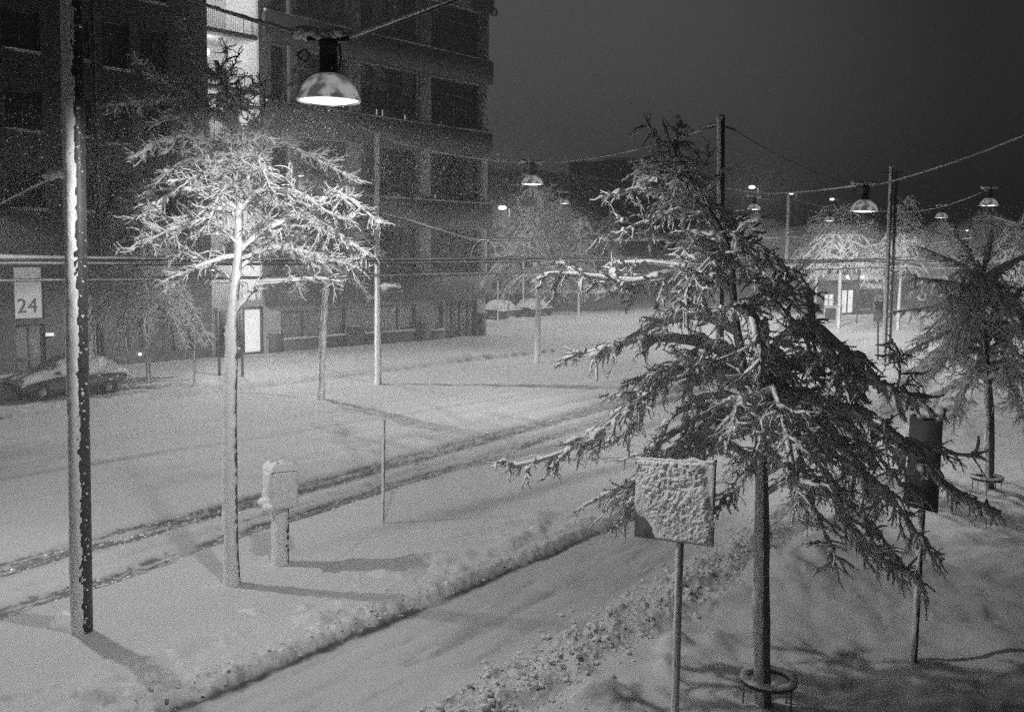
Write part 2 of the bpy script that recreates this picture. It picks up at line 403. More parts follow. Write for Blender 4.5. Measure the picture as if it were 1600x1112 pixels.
# ------------------------------------------------------------------ the ground: one snow sheet
class Line:
    def __init__(s, a, b):
        p, q = G(*a)[:2], G(*b)[:2]
        s.p = p; s.t = (q - p) / np.linalg.norm(q - p); s.n = np.array([-s.t[1], s.t[0]])
    def d(s, x, y): return (x - s.p[0]) * s.n[0] + (y - s.p[1]) * s.n[1]   # + = far side
    def s_(s, x, y): return (x - s.p[0]) * s.t[0] + (y - s.p[1]) * s.t[1]
LA = Line((345, 1078), (960, 822))
LB = Line((795, 1105), (1150, 870))
LC1 = Line((0, 893), (860, 661))
LC2 = Line((0, 965), (800, 709))
LD = Line((0, 655), (930, 540))
LM = Line((146, 723), (800, 610))
LS = Line((560, 1085), (1030, 838))
BUMPS = []
def ground(x, y):
    x = np.asarray(x, float); y = np.asarray(y, float)
    dA, dB, d1, d2, dD, dM, dS = (l.d(x, y) for l in (LA, LB, LC1, LC2, LD, LM, LS))
    u = LA.s_(x, y)
    dist = np.hypot(x, y)
    near = 1 - sstep(45, 90, dist)
    h = np.zeros_like(x); sl = np.zeros_like(x)
    wob = (fbm(u * 0.9, u * 0 + 3, 5) - 0.5) * 0.30
    # broad softness
    h += (fbm(x * 0.35, y * 0.35, 1, 3) - 0.5) * 0.10 + (fbm(x * 1.6, y * 1.6, 2, 3) - 0.5) * 0.025
    # verge between lane edge and tram ruts
    eA = dA + wob * 0.6 + (fbm(u * 5, dA * 5, 61) - 0.5) * 0.16
    verge = sstep(0.0, 0.20, eA) * (1 - sstep(-0.25, 0.1, d2))
    bk = .45 + 1.0 * fbm(u * .45, u * 0 + 4, 64, 3)
    h += verge * (0.10 + 0.05 * bk)
    lump = sstep(0.1, 0.45, eA) * (1 - sstep(0.9, 2.6, eA))
    h += near * lump * (sstep(0.45, 0.9, fbm(x * 1.7, y * 1.7, 9, 3)) * 0.17 + (fbm(x * 5, y * 5, 11, 3) - 0.5) * 0.06)
    crumb = sstep(-0.12, 0.08, eA) * (1 - sstep(0.2, 0.7, eA))
    h += near * crumb * bk * (fbm(x * 7, y * 7, 12, 4) - 0.4) * 0.13
    sl += near * np.exp(-((eA + 0.04) / 0.075) ** 2) * (0.30 + 0.65 * fbm(u * 1.2, dA * 2, 62))
    sl += near * crumb * sstep(0.56, 0.66, fbm(x * 8, y * 8, 13, 3)) * 0.28
    # lane
    lane = (1 - sstep(-0.05, 0.12, eA)) * sstep(0.2, 0.7, dB + wob)
    st = fbm(u * 0.7, dA * 6, 21, 4)
    sl += near * lane * (0.30 + 0.16 * (st - 0.5))
    ws = (fbm(u * 0.5, u * 0, 23) - 0.5) * 0.5
    for off, wd, am in ((0, 0.22, 0.30), (0.55, 0.12, 0.10), (-0.7, 0.2, 0.08), (1.3, 0.25, 0.12)):
        q = np.exp(-((dS + ws - off) / wd) ** 2) * sstep(0.35, 0.6, fbm(u * 0.9, dS * 4, 25 + int(off * 10), 4))
        sl += near * lane * q * am; h -= near * lane * q * 0.03
    h += near * lane * (fbm(u * 2, dA * 9, 22, 3) - 0.5) * 0.010
    # rubble bank
    eB = dB + (fbm(u * 0.8, u * 0 + 9, 31) - 0.5) * 0.5
    bank = np.exp(-(eB / 0.55) ** 2)
    h += near * bank * (0.24 + (fbm(x * 4, y * 4, 32, 4) - 0.4) * 0.45 + (fbm(x * 13, y * 13, 34, 3) - .5) * .16)
    sl += near * sstep(0.1, 0.5, bank) * (0.10 + sstep(0.55, 0.68, fbm(x * 7, y * 7, 33, 4)) * 0.35)
    # near footway with drifts and trodden hollows
    foot = 1 - sstep(-0.9, -0.4, eB)
    h += foot * (0.16 + (fbm(u * 0.45 + x * 0.2, dB * 0.9, 41, 3) - 0.5) * 0.26 + (fbm(x * 1.4, y * 1.4, 42, 3) - 0.5) * 0.13 - sstep(.62, .75, fbm(x * 2.2, y * 2.2, 46, 2)) * .02)
    h += foot * np.exp(-((eB + 1.15) / 0.5) ** 2) * sstep(0.55, 0.8, fbm(x * 1.3, y * 1.3, 44, 2)) * 0.25
    sl += foot * 0.06
    # tram ruts
    for dl, w, amt, sd in ((d1, 0.30, 1.0, 51), (d1 - 0.55, 0.24, 0.75, 52), (d1 + .9, .16, .35, 55), (d2 - 0.10, 0.28, 0.85, 53), (d2 - 0.55, 0.22, 0.6, 54), (d2 + 0.12, 0.06, 0.85, 57)):
        dl = dl + (fbm(u * 0.6, u * 0 + sd, sd) - 0.5) * 0.25
        q = np.exp(-(dl / w) ** 2)
        ch = (.55 * sstep(0.34, 0.66, fbm(u * 2.2 + sd, dl * 15, sd, 4)) + .45 * sstep(0.42, 0.66, fbm(x * 11 + sd, y * 11, sd, 4))) * (.75 + .5 * fbm(u * .7, u * 0 + sd, sd + 9, 3))
        sl += near * q * (amt * 0.6 + amt * ch * 1.2)
        h += near * q * (-0.05 + (fbm(x * 10, y * 10, sd + 3, 3) - 0.5) * 0.05)
    between = sstep(0.3, 0.6, d2) * (1 - sstep(-0.5, -0.2, d1))
    sl += near * between * sstep(0.58, 0.68, fbm(x * 6, y * 6, 58, 4)) * 0.25
    # dark cut of the platform edge at the left end
    cut = np.exp(-((d2 + 0.22) / 0.11) ** 2) * (1 - sstep(2.0, 3.9, LC2.s_(x, y)))
    h -= cut * 0.20; sl += cut * 0.85
    # middle of the street: faint wheel tracks
    mid = sstep(0.6, 1.2, d1) * (1 - sstep(-0.2, 0.0, dD))
    for off, w, am in ((0, 0.10, 0.42), (1.5, 0.14, 0.14), (3.2, 0.2, 0.12), (-2.2, 0.22, 0.12), (-3.8, 0.25, 0.10), (5.5, 0.3, 0.12), (4.3, 0.2, 0.08)):
        w_ = (fbm(u * 0.25, u * 0 + off, 71) - 0.5) * 0.5
        q = np.exp(-((dM + w_ - off) / w) ** 2)
        sl += mid * q * am * (0.4 + 0.9 * fbm(u * 0.6, u * 0 + off, 72)); h -= mid * q * 0.05
    sl += mid * (fbm(u * 0.15, dM * 1.2, 73, 3) - 0.35) * 0.20
    # far kerb and footway
    eD = dD + (fbm(u * 0.7, u * 0 + 2, 81) - 0.5) * 0.35
    far = sstep(-0.02, 0.25, eD)
    h += far * 0.17 + np.exp(-((eD - 0.3) / 0.35) ** 2) * (0.05 + (fbm(x * 2.5, y * 2.5, 82, 3) - 0.5) * 0.22)
    sl += np.exp(-((eD + 0.02) / 0.20) ** 2) * (0.40 + 0.60 * sstep(0.35, 0.65, fbm(u * 1.3, dD * 2, 83, 3)))
    sl += far * (1 - sstep(0.6, 2.0, eD)) * sstep(0.55, 0.7, fbm(x * 2, y * 2, 84, 4)) * 0.25
    h += far * (fbm(x * 1.2, y * 1.2, 85, 3) - 0.5) * 0.10
    for bx, by, br, bh in BUMPS:
        q = np.exp(-((x - bx) ** 2 + (y - by) ** 2) / br ** 2)
        h += bh * q * (1 + 0.6 * (fbm(x * 3, y * 3, 91, 3) - 0.5))
    return h, np.clip(sl, 0, 1)
def gz(p): return float(ground(np.array([p[0]]), np.array([p[1]]))[0][0])
def GG(px, py):
    p = G(px, py)
    for _ in range(3): p = G(px, py, gz(p))
    return p
def on_ground(px, py, sink=0.05):
    p = GG(px, py); p[2] -= sink; return p
# ploughed heaps and drifts at pole bases
for px, py, r, hh in ((800, 514, 1.7, 0.7), (772, 520, 1.1, 0.4), (832, 521, 1.3, 0.35), (122, 980, 0.35, 0.16), (362, 912, 0.25, 0.08), (440, 880, 0.25, 0.06), (1245, 925, 0.7, 0.28), (1215, 905, 0.45, 0.2)):
    p = G(px, py); BUMPS.append((p[0], p[1], r, hh))

def build_ground():
    ph = np.radians(np.concatenate([np.linspace(-75, -31, 30), np.linspace(-30.5, 30.5, 640), np.linspace(31, 75, 30)]))
    inv = np.linspace(1 / 6.0, 1 / 260.0, 760)
    d = np.concatenate([[0.5, 2, 4], 1 / inv, [320, 420, 600, 900]])
    D, PH = np.meshgrid(d, ph, indexing='ij')
    x, y = D * np.tan(PH) / np.maximum(1, 0.0) , D
    x = D * np.tan(PH); y = D
    h, s = ground(x, y)
    h = np.where(D > 250, 0, h)
    n, k = x.shape
    v = np.stack([x, y, h], -1).reshape(-1, 3)
    i = np.arange(n - 1)[:, None] * k; j = np.arange(k - 1)[None]
    q = np.stack([i + j, i + j + 1, i + k + j + 1, i + k + j], -1).reshape(-1, 4)
    mb = MB(); mb.add(v, q)
    o = mb.build('ground', M['ground']); tag(o, kind='structure')
    a = o.data.attributes.new('slush', 'FLOAT', 'POINT'); a.data.foreach_set('value', s.ravel().astype(np.float32))
build_ground()

# ------------------------------------------------------------------ facade frame shared by the two buildings across the street
FA, FB = G(758, 527), G(50, 587)
FU = (FA - FB); FU[2] = 0; FU /= np.linalg.norm(FU)       # along the facade, to the right
FN = np.array([FU[1], -FU[0], 0.0])                        # towards the street
FROT = math.atan2(FU[1], FU[0])
def S(px, py):
    """pixel -> (s along facade from its right end (negative to the left), z)"""
    v = ray(px, py); t = ((FA - CAMV) @ FN) / (v @ FN); p = CAMV + v * t
    return float((p - FA) @ FU), float(p[2])
def sx(px, py=420): return S(px, py)[0]
# local facade space: x = along, y = into the building, z = up
def wall_open(mb, x0, x1, z0, z1, opens, dep=0.25, y=0.0):
    xs = sorted({x0, x1, *[c for o in opens for c in o[:2]]}); zs = sorted({z0, z1, *[c for o in opens for c in o[2:]]})
    xs = [c for c in xs if x0 <= c <= x1]; zs = [c for c in zs if z0 <= c <= z1]
    for a, b in zip(xs, xs[1:]):
        for c, d in zip(zs, zs[1:]):
            mx, mz = (a + b) / 2, (c + d) / 2
            if any(o[0] < mx < o[1] and o[2] < mz < o[3] for o in opens): continue
            mb.quad((a, y, c), (b, y, c), (b, y, d), (a, y, d))
    for a, b, c, d in opens:
        e = y + dep
        mb.quad((a, y, c), (a, y, d), (a, e, d), (a, e, c)); mb.quad((b, y, c), (b, e, c), (b, e, d), (b, y, d))
        mb.quad((a, y, c), (a, e, c), (b, e, c), (b, y, c)); mb.quad((a, y, d), (b, y, d), (b, e, d), (a, e, d))
def shell(mb, x0, x1, z0, z1, dep):
    mb.quad((x0, 0, z0), (x0, 0, z1), (x0, dep, z1), (x0, dep, z0)); mb.quad((x1, 0, z0), (x1, dep, z0), (x1, dep, z1), (x1, 0, z1))
    mb.quad((x0, 0, z1), (x1, 0, z1), (x1, dep, z1), (x0, dep, z1)); mb.quad((x0, dep, z0), (x0, dep, z1), (x1, dep, z1), (x1, dep, z0))
def window(par, o, y=0.2, cols=1, rows=(), sill=True, fr=0.07, back=None, glass='glass', depth=1.2, name='window', fmat='frame'):
    a, b, c, d = o
    m = MB()
    m.box((a, y - 0.06, c), (b, y + 0.06, c + fr)); m.box((a, y - 0.06, d - fr), (b, y + 0.06, d))
    m.box((a, y - 0.057, c + fr), (a + fr, y + 0.057, d - fr)); m.box((b - fr, y - 0.057, c + fr), (b, y + 0.057, d - fr))
    for k in range(1, cols):
        x = a + (b - a) * k / cols; m.box((x - fr * .45, y - 0.05, c + fr), (x + fr * .45, y + 0.05, d - fr))
    for z in rows: m.box((a + fr, y - 0.045, z - fr * .4), (b - fr, y + 0.045, z + fr * .4))
    w = m.build(name, M[fmat], par, smooth=False)
    g = MB(); g.quad((a + fr, y + 0.02, c + fr), (b - fr, y + 0.02, c + fr), (b - fr, y + 0.02, d - fr), (a + fr, y + 0.02, d - fr))
    g.build('pane', M[glass], w, smooth=False)
    if back:
        g = MB(); q = y + depth
        g.quad((a, q, c), (b, q, c), (b, q, d), (a, q, d)); g.quad((a, y + .07, c), (a, q, c), (a, q, d), (a, y + .07, d)); g.quad((b, y + .07, c), (b, y + .07, d), (b, q, d), (b, q, c))
        g.quad((a, y + .07, c), (b, y + .07, c), (b, q, c), (a, q, c)); g.quad((a, y + .07, d), (a, q, d), (b, q, d), (b, y + .07, d))
        g.build('room', M[back], w, smooth=False)
    if sill:
        s = MB(); s.box((a - 0.05, -0.10, c - 0.05), (b + 0.05, 0.13, c - 0.004)); s.build('sill', M['galv'], w, smooth=False)
        s = MB(); xs = np.linspace(a, b, max(4, int((b - a) / .12))); pts = np.stack([xs, xs * 0 - 0.02, xs * 0 + c], 1)
        s.snow(pts, 0.02, 0.045 + 0.05 * vn(xs * 2, xs * 0 + c, 3)); s.build('snow', M['snow'], w)
    return w

def lettering(name, body, size, ext, parent, loc, mt, space=1.0):
    cu = bpy.data.curves.new(name, 'FONT'); cu.body = body; cu.size = size; cu.extrude = ext; cu.space_character = space
    tx = bpy.data.objects.new(name, cu); COL.objects.link(tx)
    me = bpy.data.meshes.new_from_object(tx.evaluated_get(bpy.context.evaluated_depsgraph_get()))
    bpy.data.objects.remove(tx); me.name = name; me.materials.clear(); me.materials.append(M[mt])
    o = bpy.data.objects.new(name, me); COL.objects.link(o); o.parent = parent; o.location = loc; o.rotation_euler = (math.pi / 2, 0, 0)
    return o
# ---- office building (right part)
bo = thing('office_building', 'dark office block with long window bands and pale ground floor', 'building', FA, rotz=FROT)
L0 = sx(413)
ZT = [(2.75, 4.25), (7.35, 9.0), (12.15, 13.7), (16.9, 18.4), (21.6, 23.2)]   # dark projecting bands
HT = 27.0
opens = []
wrow = [(4.33, 7.30), (9.08, 12.1), (13.78, 16.85), (18.48, 21.55), (23.3, 26.2)]
pil = [(sx(654), sx(671)), (sx(545), sx(563)), (sx(450), sx(466)), (sx(749), 0.0)]
bays = [(sx(671) + .05, sx(749) - .05), (sx(563) + .05, sx(654) - .05), (sx(466) + .05, sx(545) - .05), (L0 + .6, sx(450) - .05)]
for z0, z1 in wrow:
    for a, b in bays: opens.append((a, b, z0, z1))
gopen = [(sx(438), sx(541), 0.85, 2.45), (sx(566), sx(651), 0.85, 2.5), (sx(672), sx(693), 0.75, 2.55), (sx(696), sx(746), 0.1, 2.6)]
m = MB(); wall_open(m, L0, 0.0, 4.25, HT, opens, 0.35); shell(m, L0, 0, 0, HT, 14)
m.build('wall', M['render'], bo, smooth=False)
m = MB(); wall_open(m, L0, 0.0, -0.3, 4.25, gopen, 0.25); m.build('ground_floor_wall', M['render'], bo, smooth=False)
rng = random.Random(4)
for i, (z0, z1) in enumerate(wrow):
    for a, b in bays:
        window(bo, (a, b, z0, z1), y=0.28, cols=4, rows=(z0 + (z1 - z0) * 0.70,), sill=False, fr=0.06, back='room', depth=2.0)
        for q in range(4):
            if rng.random() < .45:
                xa = a + .08 + (b - a - .1) * q / 4; xb = a + (b - a - .06) * (q + 1) / 4; zb = z1 - .1 - (z1 - z0 - .2) * rng.choice([.25, .45, .7, 1.0])
                m = MB(); m.quad((xa, .42, zb), (xb, .42, zb), (xb, .42, z1 - .08), (xa, .42, z1 - .08)); m.build('blind', M['blind'], bo, smooth=False)
for i, o in enumerate(gopen):
    if i < 3:
        window(bo, o, y=0.18, cols=(3, 3, 1)[i], sill=True, fr=0.08, back='blind', depth=0.25)
    else:
        w = window(bo, o, y=0.18, cols=4, rows=(0.55,), sill=False, fr=0.10, back='room', depth=0.5, name='entrance_door')
        h = MB(); h.tube([(sx(722), 0.08, 0.95), (sx(722), 0.08, 1.5)], 0.02); h.build('handle', M['galv'], w)
for i, (z0, z1) in enumerate(ZT):
    m = MB(); m.box((L0, -0.45, z0), (0.12, -0.004, z1)); b = m.build('cladding_band', M['panel'], bo, smooth=False)
    m = MB(); xs = np.linspace(L0 + .1, 0.05, 140); pts = np.stack([xs, xs * 0 - 0.22, xs * 0 + z1], 1)
    m.snow(pts, 0.10, 0.05 + 0.06 * vn(xs * 1.5, xs * 0, i)); m.build('snow', M['snow'], b)
for a, b in pil:
    m = MB(); m.box((a, -0.12, 4.26), (b, -0.004, 23.0)); m.build('pilaster', M['render'], bo, smooth=False)
for a, b, z in ((418, 437, 1.25), (541, 566, 1.35), (651, 671, 1.35), (748, 757, 1.75)):
    m = MB(); m.box((sx(a), -0.20, -0.2), (sx(b), -0.004, z)); q = m.build('plinth_block', M['plinth'], bo, smooth=False)
    m = MB(); m.blobs([[(sx(a) + sx(b)) / 2 + k * .25, -0.1, z] for k in (-1, 0, 1)], 0.16, 0.35, seed=a); m.build('snow', M['snow'], q)
m = MB(); m.box((sx(437), -0.06, -0.2), (sx(541), -0.004, 0.78)); m.box((sx(566), -0.06, -0.2), (sx(651), -0.004, 0.78)); m.box((sx(671), -0.06, -0.2), (sx(694), -0.004, 0.68))
m.build('plinth', M['plinth'], bo, smooth=False)
# small tube pendants glowing behind the third-row windows
for px, py in ((599, 175), (608, 176), (618, 195), (635, 193), (643, 184), (666, 194), (699, 194), (742, 211), (751, 201), (692, 262), (704, 263), (690, 306), (633, 306)):
    a, z = S(px, py); m = MB(); hgt = 0.42 if py < 230 else 0.2
    m.tube([(a, 0.6, z - hgt / 2), (a, 0.6, z + hgt / 2)], 0.035, 6); m.build('pendant_tube', M['dim_glow'], bo)
# roof-edge lettering
a0, z0 = S(731, 17)
lettering('lettering', 'KECO', 0.85, 0.06, bo, (a0, -0.55, z0 - 0.1), 'frame')

# ---- brick apartment house (left part) with the glazed stairwell
bb = thing('apartment_building', 'dark brick apartment house with house number over its door and lit stairwell', 'building', FA, rotz=FROT)
LB0 = sx(-420)
SA, SB = sx(330), sx(409)
def orect(p):   # pixel rectangle -> facade rectangle
    a, z1 = S(p[0], p[1]); b, z0 = S(p[2], p[3]); return (a, b, z0, z1)
wins = []
a1, b1 = sx(17), sx(75)
zz = [S(46, 327)[1], S(46, 205)[1], S(46, 83)[1]]
dz = zz[1] - zz[0]
for k in range(-0, 6):
    z = zz[0] + dz * k
    for a, b in ((a1, b1), (sx(126), sx(150)), (sx(-90), sx(-40)), (sx(-220), sx(-160))): wins.append((a, b, z, z + 1.75))
bz = S(220, 340)[1]; bdz = S(220, 228)[1] - bz
tall = [(sx(170), sx(212), bz + bdz * k, bz + bdz * k + 2.2) for k in range(6)] + [(sx(228), sx(270), bz + bdz * k, bz + bdz * k + 2.2) for k in range(6)]
ent_panel = (sx(20), sx(67), S(45, 499)[1], S(45, 416)[1]); ent_door = (sx(20), sx(67), 0.15, S(45, 507)[1])
shopw = [(sx(98), sx(160), 0.7, S(125, 456)[1]), (sx(178), sx(225), 0.9, 3.0), (sx(245), sx(300), 0.6, 3.0)]
allo = wins + tall + [ent_panel, ent_door] + shopw
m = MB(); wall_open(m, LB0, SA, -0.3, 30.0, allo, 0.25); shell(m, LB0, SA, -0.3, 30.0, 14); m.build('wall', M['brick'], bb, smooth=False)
for o in wins: window(bb, o, y=0.2, cols=2, back='room', depth=0.6)
for o in tall: window(bb, o, y=0.2, cols=1, back='room', depth=0.6)
for i, o in enumerate(shopw): window(bb, o, y=0.2, cols=2, rows=(o[3] - .5,), back=('blind', 'room', 'room')[i], depth=0.3, sill=False)
M['frost'] = mat('frosted_backlit_glass', 0.6, 0.7, emit=0.16, nscale=0.5, namt=0.1)
M['hall'] = mat('hall_wall', 0.5, 0.8, emit=0.05)
m = MB(); a, b, c, d = ent_panel; m.quad((a + .05, 0.1, c + .05), (b - .05, 0.1, c + .05), (b - .05, 0.1, d - .05), (a + .05, 0.1, d - .05))
w = m.build('number_panel', M['frost'], bb, smooth=False)
m = MB(); m.box((a, 0.05, c), (b, .15, c + .05)); m.box((a, 0.05, d - .05), (b, .15, d)); m.box((a, .053, c + .05), (a + .05, .147, d - .05)); m.box((b - .05, .053, c + .05), (b, .147, d - .05))
m.build('panel_frame', M['frame'], w, smooth=False)
na, nz = S(28, 489)
lettering('house_number', '24', 0.92, 0.012, w, (na, 0.085, nz), 'frame', 1.05)
w = window(bb, ent_door, y=0.18, cols=2, rows=(0.75,), sill=False, fr=0.13, back='hall', depth=1.4, name='entrance_door')
h = MB(); h.tube([((ent_door[0] + ent_door[1]) / 2 + .2, 0.06, 0.95), ((ent_door[0] + ent_door[1]) / 2 + .2, 0.06, 1.35)], 0.02); h.build('handle', M['galv'], w)
wl_a, wl_z = S(75, 524)
m = MB(); m.box((wl_a - .12, -0.16, wl_z - .02), (wl_a + .2, -0.004, wl_z + .12)); w = m.build('wall_light', M['dim_glow'], bb, smooth=False)
wl2, wz2 = S(217, 553)
m = MB(); m.lathe([(0.0, -.07), (.06, -.05), (.08, 0), (.06, .05), (0, .07)], 10, (wl2, -0.12, wz2)); m.build('door_lamp', M['glow'], bb)
pa = sx(157); m = MB(); m.tube([(pa, -0.07, 0.3), (pa, -0.07, 29)], 0.05); m.build('downpipe', M['frame'], bb)
# stairwell glazing
H_ST = 28.0
st_lo = 3.1
m = MB(); wall_open(m, SA, L0, -0.3, H_ST, [(SA + .02, SB, st_lo, H_ST - .5), (sx(378), sx(411), 0.12, 2.75), (sx(320) if False else SA + .05, sx(341), 0.12, 2.75)], 0.2)
m.build('stairwell_front', M['render'], bb, smooth=False)
sw = MB(); D0 = 3.2
sw.quad((SA, D0, 2.9), (L0, D0, 2.9), (L0, D0, H_ST), (SA, D0, H_ST)); sw.quad((SA + .01, .21, 2.9), (SA + .01, D0, 2.9), (SA + .01, D0, H_ST), (SA + .01, .21, H_ST)); sw.quad((L0 - .01, .21, 2.9), (L0 - .01, .21, H_ST), (L0 - .01, D0, H_ST), (L0 - .01, D0, 2.9))
sw = sw.build('stairwell', M['stair_wall'], bb, smooth=False)
zs1 = S(370, 52)[1]; zs0 = S(370, 139)[1]; dzs = zs1 - zs0
slabs = [zs1 + dzs * k for k in range(-5, 3)]
for k, z in enumerate(slabs):
    if z < 2.5 or z > H_ST: continue
    m = MB(); m.box((SA + .03, 0.22, z - 0.12), (SB + .15, D0 - .02, z + 0.10)); m.build('landing', M['stair_wall'], sw, smooth=False)
    m = MB(); m.box((SA + .03, 0.14, z - 0.14), (SB + .02, 0.215, z + 0.10)); m.build('transom', M['frame'], sw, smooth=False)
    if z + 2 > H_ST: continue
    ra, rb = sx(346), sx(402)
    m = MB(); zt = z + 1.25
    m.tube([(ra, .9, zt), (rb - .15, .9, zt), (rb - .03, .9, zt - .06), (rb, .9, zt - .2), (rb, .9, z + .2)], 0.025)
    for x in np.arange(ra, rb - .1, 0.115): m.tube([(x, .9, z + .15), (x, .9, zt)], 0.011, 4)
    m.build('railing', M['dark_metal'], sw)
    gx = sx(355)
    m = MB(); m.lathe([(0.0, -.22), (.11, -.18), (.2, -.07), (.22, 0), (.2, .08), (.11, .18), (0, .22)], 16, (gx, 1.6, z + 1.95)); m.build('globe_lamp', M['glow'], sw)
    ld = bpy.data.lights.new('globe_light', 'POINT'); ld.energy = 620; ld.shadow_soft_size = 0.23
    lo = bpy.data.objects.new('globe_light', ld); COL.objects.link(lo); lo.parent = sw; lo.location = (gx, 1.2, z + 2.3)
m = MB(); m.quad((SA + .02, .17, st_lo), (SB, .17, st_lo), (SB, .17, H_ST - .5), (SA + .02, .17, H_ST - .5)); m.build('stairwell_glass', M['glass'], sw, smooth=False)
M['lit'] = mat('lit_frosted_glass', 0.7, 0.6, emit=0.62, nscale=0.6, namt=0.1)
dr = (sx(378), sx(411), 0.12, 2.75)
w = window(bb, dr, y=0.12, cols=1, sill=False, fr=0.16, back=None, name='lit_door', glass='lit')
w2 = window(bb, (SA + .05, sx(341), 0.12, 2.75), y=0.12, cols=1, sill=False, fr=0.1, back='hall', depth=.6, name='side_window')

# ---- unseen brick house on the near side, added to keep skylight off the footway
hp = CAMV + FN * 1.2; hp[2] = 0
hb = thing('added_shade_house', 'unseen dark brick house just outside the right edge, added to shade the near footway', 'building', hp, rotz=FROT + math.pi)
ho = [(x, x + 1.6, z, z + 1.7) for x in np.arange(-38, 30, 3.6) for z in np.arange(4.6, 17, 3.2) if not (x < 4 and x > -4)]
m = MB(); wall_open(m, -40, 32, -.5, 19, ho, .25); shell(m, -40, 32, -.5, 19, 11); m.build('wall', M['brick'], hb, smooth=False)
for o in ho: window(hb, o, y=.2, cols=2, back='room', depth=.5, sill=False)

# ------------------------------------------------------------------ street lamps hung on cables
def lamp(px, py, d, label, power=1.0, W=0.75, snowcap=True, spread=144, blend=.5, wide=-1.1, tilt=None):
    """px,py = middle of the rim, d = distance ahead"""
    c = P(px, py, d)
    t = thing('street_lamp', label, 'street lamp', c, 'dome street lamps hung on cables')
    R = W / 2
    prof = [(R, 0), (R * 1.03, -.01), (R * 1.04, .012)]
    for k in range(1, 10):
        a = k / 9 * math.pi / 2 * 0.93
        prof.append((R * math.cos(a) * (1 - .02), R * 0.88 * math.sin(a) + .012))
    out = prof
    inner = [(p[0] - .012, p[1] - .012) for p in prof[3:]][::-1] + [(R - .012, 0.0)]
    m = MB(); m.lathe(out + inner + [out[0]], 32, close=True); dome = m.build('dome', M['dome'], t)
    m = MB(); m.lathe([(0.0, -.035), (R * .4, -.028), (R * .75, -.008), (R * .95, .012), (R * .95, .05), (0, .06)], 28); m.build('lamp_glass', M['glow'], t)
    zt = R * 0.86
    m = MB(); m.lathe([(.0, zt), (R * .36, zt), (R * .30, zt + .06), (R * .29, zt + .32), (R * .33, zt + .34), (R * .33, zt + .38), (.0, zt + .39)], 18)
    m.tube([(R * .34, 0, zt + .05), (R * .40, 0, zt + .2), (R * .36, 0, zt + .36)], .012, 5); m.build('housing', M['dark_metal'], t)
    m = MB(); m.box((-.26, -.03, zt + .39), (.26, .03, zt + .45)); m.tube([(-.30, 0, zt + .30), (-.38, 0, zt + .22), (-.30, 0, zt + .14), (-.22, 0, zt + .22), (-.30, 0, zt + .30)], .014, 5); m.build('hanger', M['dark_metal'], t)
    m = MB(); rs = np.random.RandomState(int(px) % 997); xs = np.linspace(-.36, .28, 12)
    m.blobs(np.stack([xs, rs.randn(12) * .02, zt + .45 + rs.rand(12) * .05], 1), .05 + .05 * rs.rand(12), .8, seed=int(px) % 997, sub=2)
    m.build('snow_cap', M['snow'], t)
    ld = bpy.data.lights.new('lamp_light', 'SPOT'); ld.energy = LAMP_W * power; ld.spot_size = math.radians(spread); ld.spot_blend = blend
    ld.shadow_soft_size = 0.12
    ld.use_nodes = True; nt = ld.node_tree; em = nt.nodes['Emission']      # the wide throw of a street lantern
    tc = nt.nodes.new('ShaderNodeTexCoord'); sp = nt.nodes.new('ShaderNodeSeparateXYZ'); nt.links.new(tc.outputs['Normal'], sp.inputs[0])
    ab = nt.nodes.new('ShaderNodeMath'); ab.operation = 'ABSOLUTE'; nt.links.new(sp.outputs[2], ab.inputs[0])
    mx = nt.nodes.new('ShaderNodeMath'); mx.operation = 'MAXIMUM'; mx.inputs[1].default_value = .42 if wide < 0 else .02; nt.links.new(ab.outputs[0], mx.inputs[0])
    pw = nt.nodes.new('ShaderNodeMath'); pw.operation = 'POWER'; pw.inputs[1].default_value = wide; nt.links.new(mx.outputs[0], pw.inputs[0])
    nt.links.new(pw.outputs[0], em.inputs['Strength'])
    lo = bpy.data.objects.new('lamp_light', ld); COL.objects.link(lo); lo.parent = t; lo.location = (0, 0, -0.06)
    if tilt: lo.rotation_euler = Vector((0, 0, -1)).rotation_difference(Vector(tilt)).to_euler()      # lens aimed a little across the street
    return c
LP = {}
LP['A'] = lamp(514, 158, 12.5, 'largest dome lamp, snow on its hanger, hung on the cable above the lane', .46, spread=178, blend=.38, wide=-1.2, tilt=(-.08, .08, -1))
pb = G(-33, 882); LPB = pb + np.array([0, 0, 6.6]); 
def lamp_at(c, *a, **k):
    v = CR.T @ (c - CAMV); return lamp(800 + F * v[0] / -v[2], 556 - F * v[1] / -v[2], c[1], *a, **k)
LP['B'] = lamp_at(LPB, 'dome lamp just outside the left edge beyond the near pole', power=1.1, spread=172, blend=.3, wide=.8)
LP['C'] = lamp(832, 288, 36, 'dome lamp on the cable between the two slim poles, right of the office block', power=1.7, spread=148, blend=.5)
LP['E'] = lamp(1350, 330, 29, 'dome lamp on a sagging cable left of the twin pole', power=1.5, wide=-.3, spread=132, blend=.6)
LP['F'] = lamp(1545, 321, 45, 'dome lamp directly above the top of the right hand tree', power=1.5, wide=-.3, spread=132, blend=.6)
LP['G'] = lamp(881, 318, 72, 'small far dome lamp right of the lamp by the office block', power=1.5)
LP['H'] = lamp(1178, 327, 60, 'far dome lamp under the lit mast light right of the black pole', power=1.5)
LP['I'] = lamp(1157, 343, 88, 'tiny bright dome lamp low beside the thick rising branch', power=1.8)
LP['J'] = lamp(1296, 345, 76, 'faint dome lamp above the white far trees left of the twin pole', power=5.0, spread=168, blend=.2)
LP['K'] = lamp(1471, 340, 64, 'dome lamp above the left leader of the right hand tree', power=1.3)
LP['L'] = lamp(1434, 352, 100, 'faintest far dome lamp between twin pole and right hand tree', power=2.0)
